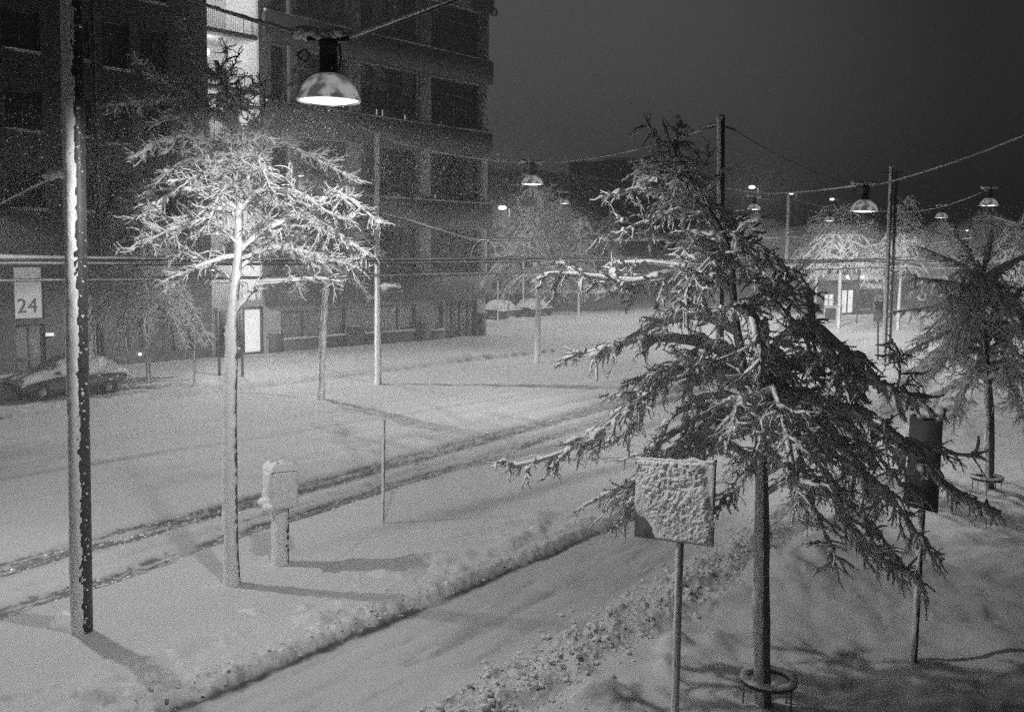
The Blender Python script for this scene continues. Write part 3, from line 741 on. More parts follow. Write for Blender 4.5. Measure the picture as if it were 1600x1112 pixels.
LP['D'] = lamp(465, 275, 58, 'small dome lamp glowing in the snowfall before the office facade', power=3.2, spread=168, blend=.2)
LP['Q'] = lamp(392, 321, 44, 'dome lamp half hidden behind the snowy trunk of the left tree', power=3.2, spread=146, blend=.4)

# ------------------------------------------------------------------ poles
WIND = math.atan2(-0.45, -0.9)
def crust(mb, pts, rad, half=1.35, th=0.03, k=13, seed=0, gap=0.0):
    """snow blown against the windward side of an upright tube"""
    pts = np.asarray(pts, float); n = len(pts); rad = np.broadcast_to(np.asarray(rad, float), (n,))
    a = np.linspace(-half, half, k)
    s = np.arange(n)[:, None] * np.linalg.norm(pts[1] - pts[0])
    nz = fbm(s * 4 + seed, a[None] * 2.5, seed, 3); nz2 = fbm(s * 14, a[None] * 5 + seed, seed + 5, 2)
    prof = np.cos(a / half * math.pi / 2)[None] ** 0.45
    edge = (nz2 - 0.5) * 2.2
    t = th * prof * (0.45 + 1.1 * nz) + np.where(np.abs(a)[None] > half * 0.72, edge * th * 0.9, edge * th * 0.25) - 0.004 - gap * (nz < 0.4) * th
    r = rad[:, None] + t
    ang = WIND + a
    v = pts[:, None] + np.stack([np.cos(ang)[None] * r, np.sin(ang)[None] * r, np.zeros_like(r)], -1)
    # close the back inside the pole
    i = np.arange(n - 1)[:, None] * k; j = np.arange(k - 1)[None]
    q = np.stack([i + j, i + j + 1, i + k + j + 1, i + k + j], -1).reshape(-1, 4)
    mb.add(v.reshape(-1, 3), q)
def pole(name, label, cat, base, top, r0, r1=None, half=1.35, th=0.03, step=0.05, cap=True, mt='pole', group=None, extra=None):
    r1 = r0 if r1 is None else r1
    base = np.asarray(base, float); top = np.asarray(top, float)
    t = thing(name, label, cat, base, group)
    n = max(8, int(np.linalg.norm(top - base) / step)); pts = np.linspace(base, top, n)
    m = MB(); m.tube(np.linspace(base, top, 12), np.linspace(r0, r1, 12), 18); sh = place(t, m.build('shaft', M[mt]))
    m = MB(); crust(m, pts, np.linspace(r0, r1, n), half, th, seed=int(abs(base[0]) * 31) % 97)
    if cap: m.blobs([top + np.array([0, 0, .03])], r1 * 1.2, .8, seed=3, sub=2)
    place(t, m.build('snow_crust', M['snow']))
    return t
def up(px0, py0, px1, py1, sink=0.15):
    b = GG(px0, py0); tp = P(px1, py1, b[1]); b[2] -= sink
    return b, tp
b, tp = up(129, 985, 113, 0); tp = b + (tp - b) * 1.25
tP = pole('lamp_pole', 'thick near pole, snow plastered on its left side, cut by the frame top', 'pole', b, tp, 0.145, 0.140, half=1.62, th=0.022, step=0.04)
PL = b
rs0 = np.random.RandomState(12); m = MB(); n_ = 130
u_ = rs0.rand(n_); an = WIND + 1.72 + np.abs(rs0.randn(n_)) * .35; q_ = b + (tp - b) * u_[:, None] + np.stack([.142 * np.cos(an), .142 * np.sin(an), an * 0], 1)
m.blobs(q_, .006 + .02 * rs0.rand(n_) ** 2, 1.0, seed=4); o_ = place(tP, m.build('snow_flecks', M['snow'])); tag(o_, kind='stuff')
b, tp = up(591, 600, 590, 210); t = pole('tram_pole', 'slim snow whitened pole with a small box, before the office block', 'pole', b, tp, 0.14, 0.10, half=2.2, th=0.03, step=.1); P590 = (b, tp)
m = MB(); q = P(606, 457, b[1]); m.box((q[0] - .25, q[1] - .2, q[2] - .1), (q[0] + .45, q[1] + .2, q[2] + .28)); place(t, m.build('control_box', M['dark_metal'], smooth=False))
m = MB(); m.blobs([q + np.array([k * .18, -.05, .3]) for k in (-1, 0, 1, 2)], .24, .5, seed=5, sub=2); place(t, m.build('box_snow', M['snow']))
b = P(1124, 720, 28.0); b[2] = gz(b) - .15; tp = P(1127, 186, 28.0)
t = pole('tram_pole', 'black pole with bracket arms standing behind the large right tree', 'pole', b, tp, 0.12, 0.10, half=.9, th=0.02, step=.1); P1127 = (b, tp)
m = MB(); q = P(1127, 196, 28.0); m.tube([P(1098, 203, 28.4), q, P(1148, 203, 27.6)], .03, 6); place(t, m.build('bracket_arm', M['dark_metal']))
m = MB(); m.snow(spline([P(1100, 202, 28.4), P(1115, 197, 28.2), q], .06), .03, .06); place(t, m.build('arm_snow', M['snow']))
b, tp = up(1381, 566, 1393, 262)
t = pole('tram_pole', 'twin shafted pole right of the lit shop, darker than the others', 'pole', b, tp, 0.13, 0.10, half=1.0, th=0.02, step=.12); PT = (b, tp)
m = MB(); o2 = np.array([.33, .05, 0]); m.tube([b + o2, tp + o2 * .9 - np.array([0, 0, .15])], .07, 10); m.tube([tp + np.array([-.5, 0, -.3]), tp + np.array([.6, 0, -.25])], .05, 6); place(t, m.build('second_shaft', M['pole']))
b, tp = up(1226, 492, 1233, 306); pole('tram_pole', 'far thin pole whitened by snow, left of the white far trees', 'pole', b, tp, 0.16, 0.12, half=2.0, th=0.05, step=.2); P1230 = (b, tp)
b, tp = up(598, 817, 600, 657); pole('snow_marker', 'thin bare marker post beside the tram ruts', 'post', b, tp, 0.030, half=2.0, th=0.012, step=.03)
b, tp = up(303, 597, 306, 505); pole('sign_post', 'thin post on the far footway left of the notice board', 'post', b, tp, 0.045, half=1.6, th=0.02, step=.06)
for px, py, ht, lb in ((778, 500, 60, 'thin post in the side street by the retaining wall'), (818, 455, 88, 'bright thin post rising above the contact wires by the side street')):
    b, tp = up(px, py + (40 if px == 818 else 0), px, py - ht); pole('sign_post', lb, 'post', b, tp, 0.06, half=2.0, th=0.03, step=.15)

# control cabinet on a thick post
b, tp = up(439, 880, 439, 790)
t = thing('cabinet_post', 'square control cabinet capped with snow on a thick post by the left tree', 'control cabinet', b)
m = MB(); m.tube([b, tp], .145, 20); place(t, m.build('post', M['pole']))
m = MB(); crust(m, np.linspace(b, tp, 40), .145, 2.5, .03, seed=8); place(t, m.build('post_snow', M['snow']))
c = P(440, 790, b[1]); hh = 0.68; th_ = math.radians(33)
ax, ay = np.array([math.cos(th_), math.sin(th_), 0]), np.array([-math.sin(th_), math.cos(th_), 0])
def obox(mb, c, ax, ay, w, dpt, z0, z1):
    v = [c + ax * sx_ * w + ay * sy_ * dpt + np.array([0, 0, z]) for z in (z0, z1) for sx_, sy_ in ((-1, -1), (1, -1), (1, 1), (-1, 1))]
    mb.add(v, [(0, 3, 2, 1), (4, 5, 6, 7), (0, 1, 5, 4), (1, 2, 6, 5), (2, 3, 7, 6), (3, 0, 4, 7)])
m = MB(); obox(m, c, ax, ay, .23, .21, 0, hh); place(t, m.build('cabinet', M['pole'], smooth=False))
def snow_slab(mb, o, eu, ev, nrm, nu, nv, th, seed, rough=10, edge=0.06, fmask=None):
    """a sheet of stuck snow on a rectangle: o corner, eu/ev edge vectors, nrm outward"""
    a, b = np.meshgrid(np.linspace(0, 1, nu), np.linspace(0, 1, nv), indexing='ij')
    lu, lv = np.linalg.norm(eu), np.linalg.norm(ev)
    ed = np.minimum(np.minimum(a, 1 - a) * lu, np.minimum(b, 1 - b) * lv)
    e = np.sqrt(np.clip(ed / edge, 0, 1))
    t = th * e * (0.3 + .8 * fbm(a * lu * rough, b * lv * rough, seed, 3) + .6 * fbm(a * lu * rough * .22, b * lv * rough * .22, seed + 7, 2))
    if fmask is not None: t = t * fmask(a, b)
    v = o + a[..., None] * eu + b[..., None] * ev + nrm * (t + (0.002 if fmask is None else -.002))[..., None]
    i = np.arange(nu - 1)[:, None] * nv; j = np.arange(nv - 1)[None]
    q = np.stack([i + j, i + nv + j, i + nv + j + 1, i + j + 1], -1).reshape(-1, 4)
    mb.add(v.reshape(-1, 3), q)
m = MB(); Zu = np.array([0, 0, 1.0])
snow_slab(m, c - ax * .23 - ay * .21, -0 * ax + ax * .46, Zu * hh, -ay, 24, 34, .035, 3, 14)
snow_slab(m, c - ax * .23 + ay * .21, -ay * .42, Zu * hh, -ax, 22, 34, .07, 4, 5)
snow_slab(m, c - ax * .27 - ay * .25 + Zu * hh, ax * .54, ay * .50, Zu, 26, 24, .13, 5, 3, edge=.07)
snow_slab(m, c + ax * .23 - ay * .21, ay * .42, Zu * hh, ax, 16, 30, .02, 6, 16)
m.blobs([c + ax * a_ + ay * b_ + Zu * (hh + .05) for a_, b_ in ((-.12, -.1), (.1, -.1), (-.1, .1), (.1, .1), (0, 0))], .15, .8, seed=9, sub=2)
m.blobs([c - ax * .30 + ay * .0 + Zu * .10, c - ax * .28 - ay * .15 + Zu * .04], .12, 1.0, seed=4, sub=2)
place(t, m.build('cabinet_snow', M['snow']))

# big sign seen from its snow covered side, near right of the lane
def sign_plate(name, label, cat, post_b, zb, corners_px, d, post_r, snowy, seed):
    t = thing(name, label, cat, post_b)
    tp = np.array(post_b); tp[2] = zb
    m = MB(); m.tube(np.linspace(post_b, tp, 6), post_r, 14); place(t, m.build('post', M['galv' if snowy else 'pole']))
    m = MB(); crust(m, np.linspace(post_b, tp, 70), post_r, 1.2, .012, seed=seed); place(t, m.build('post_snow', M['snow']))
    tl, tr, br, bl = [P(*q) for q in corners_px]
    tl = bl + Zu * np.linalg.norm(tl - bl); tr = br + Zu * np.linalg.norm(tr - br); ex_ = .5 * ((br - bl) + (tr - tl)); br = bl + ex_; tr = tl + ex_
    ex = tr - tl; nrm = np.cross(ex, bl - tl); nrm /= np.linalg.norm(nrm)
    if nrm[1] > 0: nrm = -nrm
    m = MB(); k = nrm * -0.03
    m.add([bl, br, tr, tl, bl + k, br + k, tr + k, tl + k], [(0, 1, 2, 3), (5, 4, 7, 6), (4, 0, 3, 7), (1, 5, 6, 2), (3, 2, 6, 7), (4, 5, 1, 0)])
    place(t, m.build('plate', M['sign_back' if snowy else 'sign_dark'], smooth=False))
    return t, (tl, tr, br, bl, nrm)
pbase = P(1054, 1150, 11.4); pbase[2] = gz(pbase) - .2
PD = pbase[1]
t, (tl, tr, br, bl, nrm) = sign_plate('road_sign', 'large square road sign plastered with snow, hanging branches behind it', 'road sign', pbase, P(1054, 838, PD)[2], [(991, 717, PD + .40), (1112, 728, PD - .40), (1113, 850, PD - .40), (991, 838, PD + .40)], PD, 0.043, True, 2)
def fm(a, b):
    e = sstep(0.0, 0.35, a * .8 + b * .5 - 0.15 + (fbm(a * 3, b * 3, 7) - .5) * .3) * (1 - 0.7 * sstep(.93, 1.06, a + (fbm(a * 4, b * 4, 9) - .5) * .25 + 0.10 * b))
    return np.clip(-.10 + 1.25 * e * (.55 + .75 * fbm(a * 2.2, b * 2.2, 14, 3)), -.1, 1.3)
m = MB(); snow_slab(m, bl + (tl - bl) * .01, br - bl, tl - bl, nrm, 150, 150, .045, 21, 26, edge=.03, fmask=fm)
xs = np.linspace(0, 1, 40); m.snow(tl + xs[:, None] * (tr - tl) - nrm * .015, .008, .008 + .055 * fbm(xs * 7, xs * 0, 4) ** 2)
place(t, m.build('plate_snow', M['snow']))
b2 = on_ground(1428, 1032, .15); D2 = b2[1]
t, (tl, tr, br, bl, nrm) = sign_plate('road_sign', 'tall narrow road sign in shade, half covered by the right tree branches', 'road sign', b2, P(1437, 793, D2)[2], [(1419, 642, D2 + .13), (1475, 655, D2 - .13), (1465, 797, D2 - .13), (1414, 790, D2 + .13)], D2, 0.045, False, 5)
m = MB(); m.blobs([tl + (tr - tl) * k + Zu * .03 for k in (.15, .4, .65, .9)], .10, .8, seed=2, sub=2)
place(t, m.build('plate_snow', M['snow']))

# ------------------------------------------------------------------ trees
class Tree:
    def __init__(s, name, label, base, seed, scale=1.0, group='snow laden street trees'):
        s.t = thing(name, label, 'tree', base, group)
        s.rs = np.random.RandomState(seed); s.scale = scale
        s.tr, s.br, s.sn, s.tw = MB(), MB(), MB(), MB()
        s.sp = []; s.pads = []; s.load = 1.0; s.grav = 1.0
    def trunk(s, pts, r, cr=0.035, half=1.25, gap=0.2):
        q = spline(pts, .06 * s.scale); n = len(q)
        rad = np.interp(np.linspace(0, 1, n), np.linspace(0, 1, len(r)), r)
        L = np.arange(n) * .06
        rad = rad * (1 + .10 * (fbm(L * 1.7, L * 0, 3) - .5) + 0.35 * np.clip(vn(L * 0.9, L * 0 + 7, 8) - .8, 0, 1))
        s.tr.tube(q, rad, 12)
        crust(s.sn, q, rad, half, cr, seed=s.rs.randint(90), gap=gap)
        return q
    def limb(s, pts, r0, T, tw=.45, gap=.09, lvl=1, start=.12, wob=.025):
        q = spline(pts, .07 * s.scale); n = len(q)
        if n < 3: return q
        q[1:-1] += np.cumsum(s.rs.randn(n - 2, 3) * wob * .36 * s.scale, 0) * np.linspace(1, .2, n - 2)[:, None]
        u = np.linspace(0, 1, n); rad = r0 * (1 - .88 * u) + .004
        s.br.tube(q, rad, 7)
        sl = np.linalg.norm(np.diff(q, axis=0), axis=1).sum()
        L = u * sl; sd = s.rs.randint(1000)
        nz = vn(L * 2.0, L * 0 + sd, sd) * .75 + vn(L * 7, L * 0 + sd, sd + 1) * .25
        tt = T * (.55 + .75 * nz) * (1 - .6 * u) * sstep(-.01, .08, u)
        tt = np.where(vn(L * 1.6, L * 0 + sd, sd + 2) < .18, tt * .15, tt)
        s.sn.snow(q, rad, tt, 8)
        tan = np.gradient(q, axis=0); tan /= np.linalg.norm(tan, axis=1, keepdims=True) + 1e-9
        fine = lvl > 0
        x = start * sl; k = 0; step = gap * (1.7 if fine else 1.0)
        while x < sl:
            i = min(n - 1, int(x / sl * (n - 1))); t = tan[i]
            lat = np.cross(t, Zu); ln = np.linalg.norm(lat); lat = lat / ln if ln > .1 else np.array([0, 1.0, 0])
            sg = 1 if k % 2 else -1
            f = 1 - .6 * x / sl
            if fine:
                d = t * s.rs.uniform(.3, 1.0) + lat * sg * s.rs.uniform(.15, 1.0) + Zu * s.rs.uniform(-.55, .40)
                s.sublimb(q[i], d, tw * f * s.rs.uniform(.5, 1.5), max(.006 * s.scale, rad[i] * .34), T * .5, gap)
                if s.rs.rand() < .5: s.twig(q[i], t * .6 - lat * sg * s.rs.rand() + Zu * s.rs.uniform(-.9, .5), .22 * s.scale * s.rs.uniform(.4, 1.3), 0)
            else:
                d = t * s.rs.uniform(.35, .95) + lat * sg * s.rs.uniform(.2, 1.0) + Zu * s.rs.uniform(-.75, .25)
                s.twig(q[i], d, tw * f * s.rs.uniform(.45, 1.25), 0)
            if s.rs.rand() < .10: s.pads.append((q[i] + Zu * rad[i], (rad[i] + T) * s.rs.uniform(.5, .9)))
            x += step * s.rs.uniform(.5, 1.5); k += 1
        s.twig(q[-1], tan[-1], tw * .4, 0)
        return q
    def sublimb(s, p, d, L, r, T, gap):
        rs = s.rs; d = d / (np.linalg.norm(d) + 1e-9); n = max(4, int(L / (.09 * s.scale)) + 2); st = L / (n - 1)
        pts = [p]; ds = [d]
        for i in range(n - 1):
            d = d + rs.randn(3) * .26 + np.array([0, 0, -.05 - .10 * i / n]) * s.grav; d = d / np.linalg.norm(d)
            pts.append(pts[-1] + d * st); ds.append(d)
        pts = np.array(pts); u = np.linspace(0, 1, n); rad = r * (1 - .8 * u)
        s.br.tube(pts, rad, 5, caps=False)
        t = T * s.load * (.25 + 1.3 * rs.rand(n) ** 1.5) * (1 - .5 * u)
        s.sn.snow(pts, rad, t, 6)
        m = max(2, int(L / (gap * .62)))
        for k in range(m):
            w = (k + rs.rand()) / m * (n - 1); i = min(n - 2, int(w)); b = pts[i] + (pts[i + 1] - pts[i]) * (w - i)
            lat = np.cross(ds[i], Zu); dd = ds[i] * rs.uniform(.3, .9) + lat * rs.uniform(-1, 1) + Zu * rs.uniform(-.8 * s.grav ** .5, .40)
            s.twig(b, dd, s.scale * rs.uniform(.08, .26) * (1.15 - .5 * w / n), 0)
        s.twig(pts[-1], ds[-1], .2 * s.scale, 0)
        if rs.rand() < .35: s.pads.append((pts[min(2, n - 1)] + Zu * r, (.03 + T * .8) * rs.uniform(.6, 1.3)))
    def fill(s, q, n, z0, z1, L0, L1, r, T, tw, gap, droop=.8, low=False):
        rs = s.rs
        for k in range(n):
            if low and math.cos(k * 2.4) < .1 and math.sin(k * 2.4) < .3: continue
            f = (k + rs.rand()) / n; i = int(np.argmin(np.abs(q[:, 2] - (z0 + (z1 - z0) * f)))); p = q[i]
            az = k * 2.4 + rs.randn() * .5; L = (L0 + (L1 - L0) * f) * rs.uniform(.6, 1.2)
            d = np.array([math.cos(az), math.sin(az), 0]); rise = rs.uniform(.05, .3) * L
            s.limb([p, p + d * L * .3 + Zu * rise, p + d * L * .68 + Zu * (rise * .6 - droop * L * .2), p + d * L + Zu * (rise * .2 - droop * L * .6)], r * (1 - .6 * f), T * (1 - .5 * f), tw, gap, 1)
    def twig(s, p, d, L, lvl=0):
        rs = s.rs; d = d / (np.linalg.norm(d) + 1e-9); sc = s.scale
        n = 4 if L < .35 * sc else 6; pts = [p]; st = L / (n - 1); dirs = [d]
        for i in range(n - 1):
            d = d + np.array([0, 0, -.10]) * s.grav + rs.randn(3) * .24; d = d / np.linalg.norm(d)
            pts.append(pts[-1] + d * st); dirs.append(d)
        pts = np.array(pts); u = np.linspace(0, 1, n)
        r = (.0045 + .007 * min(1, L / (.6 * sc))) * sc * (1 - .8 * u) + .0015 * sc
        s.tw.tube(pts, r, 3, caps=False)
        tk = .014 * sc * s.load * (.3 + rs.rand()) * (1 - .5 * u) * (rs.rand(n) * .8 + .5)
        s.sn.snow(pts, r, tk, 5)
        m = max(2, int(L / (.055 * sc)))
        for k in range(m):
            w = (k + rs.rand()) / m * (n - 1); i = min(n - 2, int(w)); b = pts[i] + (pts[i + 1] - pts[i]) * (w - i)
            dd = dirs[i] * rs.uniform(.2, .9) + rs.randn(3) * .6 + np.array([0, 0, -.25]); dd /= np.linalg.norm(dd)
            s.sp.append((b, b + dd * rs.uniform(.03, .10) * sc * (1.2 - .5 * w / n), rs.uniform(.004, .008) * sc))
    def done(s):
        if s.sp:
            s.tw.spikes(np.array([q[0] for q in s.sp]), np.array([q[1] for q in s.sp]), np.array([q[2] for q in s.sp]))
        if s.pads:
            s.sn.blobs(np.array([q[0] for q in s.pads]), np.array([q[1] for q in s.pads]), .75, seed=1, sub=2 if s.scale < 1.5 else 1)
        far = s.scale > 3
        if far: s.br.v += s.tw.v; s.br.f += [f + s.br.n for f in s.tw.f]; s.br.n += s.tw.n
        place(s.t, s.tr.build('trunk', M['bark'])); place(s.t, s.br.build('branches', M['twig']))
        if not far: place(s.t, s.tw.build('twigs', M['twig']))
        place(s.t, s.sn.build('snow_load', M['snow']))
        return s.t
def pix(pts, d, dz=0.0):
    n = len(pts)
    return [P(x, y, d + dz * (i / max(1, n - 1))) for i, (x, y) in enumerate(pts)]

# --- the large tree right of the lane
tb = on_ground(1194, 1100, .1); DT = tb[1]
T1 = Tree('street_tree', 'largest tree, leaning crown of drooping snow heavy branches over the big sign', tb, 11)
T1.load = 1.5; T1.grav = .75
Q1 = T1.trunk([tb] + pix([(1191, 960), (1192, 850), (1192, 760), (1190, 690), (1184, 640), (1165, 580), (1154, 520), (1146, 450), (1143, 400), (1128, 362), (1108, 326), (1084, 288), (1062, 252), (1046, 218), (1036, 188)], DT), [.105, .095, .10, .085, .08, .07, .06, .05, .042, .035, .028, .02, .014, .008], cr=.03, half=1.0)
LIMBS1 = [  # pixel path, depth drift, radius, snow, twig length, gap
    ([(1182, 645), (1160, 612), (1120, 592), (1060, 590), (1000, 622), (940, 672), (870, 714), (795, 735)], -.5, .055, .075, .55, .07),
    ([(1178, 625), (1135, 583), (1090, 570), (1050, 590), (1010, 632), (965, 690), (925, 700)], .8, .045, .055, .5, .08),
    ([(1163, 575), (1105, 541), (1030, 532), (965, 541), (880, 562)], .3, .04, .06, .5, .08),
    ([(1154, 520), (1095, 495), (1030, 505), (980, 532), (935, 548)], -.7, .04, .07, .5, .08),
    ([(1146, 460), (1108, 436), (1050, 441), (990, 452), (945, 446), (850, 430)], -.4, .045, .065, .5, .07),
    ([(1144, 440), (1090, 418), (1020, 412), (965, 410)], .6, .035, .05, .45, .08),
    ([(1143, 405), (1085, 384), (1040, 376), (1000, 372)], -.5, .04, .08, .4, .08),
    ([(1122, 352), (1080, 318), (1030, 300), (985, 300), (955, 318)], .3, .025, .045, .4, .08),
    ([(1112, 332), (1060, 330), (1010, 345), (950, 372)], -.6, .02, .03, .4, .08),
    ([(1086, 292), (1040, 258), (1012, 258), (985, 275)], .2, .014, .03, .3, .07),
    ([(1066, 258), (1040, 240), (1020, 215), (1010, 190)], .1, .010, .012, .25, .07),
    ([(1090, 296), (1066, 250), (1058, 215), (1056, 190)], -.1, .012, .012, .22, .07),
    ([(1186, 668), (1130, 682), (1070, 692), (1015, 738), (965, 762), (912, 790)], .5, .04, .06, .5, .08),
    ([(1184, 655), (1120, 642), (1060, 672), (1020, 705), (985, 765), (950, 790)], .8, .04, .055, .5, .08),
    ([(1180, 640), (1110, 618), (1050, 650), (1010, 700), (1000, 712)], 1.3, .035, .05, .55, .08),
    ([(1146, 415), (1150, 375), (1166, 352), (1195, 341)], -.5, .04, .05, .12, .16),
    ([(1145, 440), (1180, 440), (1215, 444), (1240, 455)], -.5, .035, .06, .35, .08),
    ([(1150, 480), (1180, 470), (1205, 455), (1225, 470)], .5, .03, .06, .35, .08),
    ([(1190, 640), (1205, 575), (1230, 522), (1285, 516), (1330, 560), (1390, 606), (1445, 622)], -.8, .04, .10, .55, .05),
    ([(1190, 650), (1220, 590), (1260, 560), (1310, 580), (1345, 630)], .6, .04, .10, .5, .08),
    ([(1262, 515), (1264, 480), (1262, 455), (1244, 425)], -.3, .018, .03, .16, .06),
    ([(1192, 660), (1250, 640), (1310, 646), (1370, 672), (1425, 712), (1485, 765), (1560, 802)], -.9, .05, .10, .5, .07),
    ([(1400, 612), (1406, 585), (1404, 555), (1396, 536)], -.8, .012, .02, .16, .07),
    ([(1390, 690), (1430, 690), (1470, 705), (1530, 716)], -.8, .02, .04, .25, .06),
    ([(1195, 670), (1255, 692), (1297, 760), (1325, 830), (1375, 880), (1440, 912)], -.5, .05, .085, .5, .07),
    ([(1194, 690), (1230, 735), (1268, 800), (1288, 850), (1310, 900)], -.9, .035, .06, .45, .07),
    ([(1193, 650), (1275, 668), (1330, 715), (1375, 782)], .3, .04, .08, .5, .07),
    ([(1193, 640), (1260, 620), (1320, 660), (1360, 730)], 1.2, .035, .08, .55, .08),
    ([(1190, 690), (1178, 715), (1150, 745), (1125, 790)], -1.0, .03, .05, .45, .07),
    ([(1188, 640), (1190, 580), (1192, 530), (1196, 500)], -.4, .05, .10, .3, .10),
    ([(1190, 660), (1210, 650), (1240, 690), (1255, 760)], -1.6, .035, .07, .5, .07),
    ([(1186, 640), (1165, 620), (1150, 640), (1140, 680)], -1.2, .03, .06, .4, .07),
    ([(1188, 620), (1200, 590), (1215, 620), (1230, 680)], 1.7, .035, .07, .5, .08),
    ([(1150, 500), (1165, 480), (1180, 510), (1190, 570)], -1.2, .03, .08, .45, .08),
    ([(1145, 430), (1125, 400), (1105, 425), (1090, 480)], -1.1, .025, .06, .4, .08),
    ([(1136, 385), (1120, 370), (1095, 372), (1065, 400)], .9, .02, .05, .4, .08),
    ([(1130, 370), (1150, 378), (1168, 400), (1185, 425)], .5, .02, .05, .3, .08),
    ([(1106, 325), (1120, 325), (1140, 340), (1155, 365)], .3, .016, .04, .28, .08),
    ([(1096, 305), (1115, 290), (1125, 270)], -.3, .014, .03, .10, .10),
    ([(1084, 288), (1080, 270), (1090, 250)], .2, .012, .03, .10, .10),
]
for pts, dz, r, T, tw, gp in LIMBS1: T1.limb(pix(pts, DT, max(dz, .15) if pts[-1][0] < 1100 else dz), r, T * (1.25 if pts[-1][0] < 1100 else 1.05), tw, gp)
T1.fill(Q1, 9, 2.7 + tb[2], 4.4 + tb[2], 2.0, 1.6, .03, .07, .5, .07, low=True)
T1.fill(Q1, 12, 3.0 + tb[2], 7.2 + tb[2], 1.9, .45, .03, .06, .5, .07)
T1.done()

# --- left tree in front of the lamp
tb = on_ground(365, 912, .1); DL = tb[1]
T2 = Tree('street_tree', 'tall slender left tree with white plastered trunk behind the nearest lamp', tb, 23)
T2.load = .95; T2.grav = .15
Q2 = T2.trunk([tb] + pix([(362, 800), (361, 640), (364, 560), (365, 500), (368, 455), (374, 400), (376, 340), (380, 260), (376, 215), (362, 165), (348, 115), (340, 95)], DL), [.125, .105, .10, .10, .10, .085, .07, .06, .05, .04, .03, .018, .008], cr=.05, half=2.25, gap=.0)
LIMBS2 = [
    ([(366, 490), (385, 462), (405, 443), (450, 438), (500, 435), (532, 440)], -.4, .045, .04, .4, .09),
    ([(375, 392), (400, 367), (450, 340), (520, 305), (562, 325), (592, 352)], -.3, .045, .045, .5, .07),
    ([(450, 340), (495, 345), (540, 375), (575, 398)], -.6, .02, .035, .4, .06),
    ([(372, 420), (400, 400), (440, 385), (480, 400), (530, 410)], .6, .03, .035, .45, .08),
    ([(376, 330), (410, 300), (460, 300), (510, 330), (545, 345)], -1.0, .03, .035, .5, .07),
    ([(380, 262), (400, 225), (440, 150), (462, 105), (472, 85)], -.2, .035, .02, .22, .08),
    ([(380, 240), (430, 215), (470, 195), (500, 190)], .4, .02, .02, .3, .08),
    ([(377, 218), (345, 190), (300, 150), (258, 130), (214, 97)], -.2, .032, .03, .36, .07),
    ([(300, 150), (260, 155), (215, 158), (172, 166)], .2, .022, .04, .30, .05),
    ([(352, 130), (318, 95), (300, 62), (284, 25)], -.1, .02, .025, .22, .06),
    ([(348, 120), (300, 118), (262, 125)], .3, .014, .02, .22, .07),
    ([(376, 250), (330, 225), (285, 215), (240, 225), (212, 245)], -.5, .03, .035, .45, .06),
    ([(376, 290), (340, 255), (290, 250), (250, 280), (225, 320)], .3, .03, .035, .5, .06),
    ([(376, 330), (335, 300), (280, 300), (245, 330), (232, 365)], -.7, .03, .035, .5, .06),
    ([(374, 370), (330, 340), (285, 345), (250, 380)], .7, .03, .035, .5, .06),
    ([(372, 400), (340, 405), (300, 420), (258, 438)], -.5, .025, .03, .35, .08),
    ([(369, 440), (335, 420), (300, 395), (265, 400)], .4, .025, .03, .4, .08),
    ([(376, 300), (400, 270), (420, 280), (440, 320)], 1.2, .025, .035, .45, .07),
    ([(376, 320), (365, 290), (345, 300), (325, 350)], -1.3, .025, .035, .45, .07),
    ([(378, 270), (395, 250), (410, 260), (425, 300)], -1.3, .022, .03, .45, .07),
    ([(376, 215), (400, 190), (415, 160), (405, 120)], .5, .016, .02, .22, .08),
    ([(362, 160), (385, 140), (408, 130)], .3, .014, .02, .22, .08),
    ([(345, 108), (355, 85), (348, 62)], 0, .012, .02, .14, .07),
]
for pts, dz, r, T, tw, gp in LIMBS2: T2.limb(pix(pts, DL, dz), r, T, tw, gp)
T2.fill(Q2, 16, 5.4 + tb[2], 8.4 + tb[2], 2.0, 1.2, .02, .03, .5, .06, droop=.15)
T2.done()

def auto_tree(name, label, base, H, seed, crown_z=2.6, spread=2.6, nl=30, droop=.8, r=.10, scale=1.0, T=.06, lean=(0, 0), tw=.55, gap=.12, lvl=1, extra=(), cr=.03, half=1.5):
    t = Tree(name, label, base, seed, scale); rs = t.rs
    top = np.array(base) + np.array([lean[0], lean[1], H])
    tp = [base, np.array(base) + (top - base) * .33 + rs.randn(3) * .04, np.array(base) + (top - base) * .66 + rs.randn(3) * .08, top]
    q = t.trunk(tp, [r, r * .8, r * .5, .012], cr=cr, half=half)
    for k in range(nl):
        f = (k + rs.rand()) / nl; z = crown_z + (H - crown_z) * f * .96
        i = int(np.argmin(np.abs(q[:, 2] - base[2] - z))); p = q[i]
        az = k * 2.4 + rs.randn() * .4
        L = spread * (1 - .75 * f) * rs.uniform(.6, 1.15) * (.75 + .25 * min(1, f * 6))
        d = np.array([math.cos(az), math.sin(az), 0])
        rise = rs.uniform(.05, .35) * L * (1 if f < .8 else 2.0)
        pts = [p, p + d * L * .3 + Zu * rise, p + d * L * .65 + Zu * (rise * .8 - droop * L * .18), p + d * L + Zu * (rise * .3 - droop * L * .55)]
        t.limb(pts, r * .42 * (1 - .6 * f), T * (1 - .4 * f), tw, gap, lvl)
    for e in extra: t.limb(*e)
    return t.done()
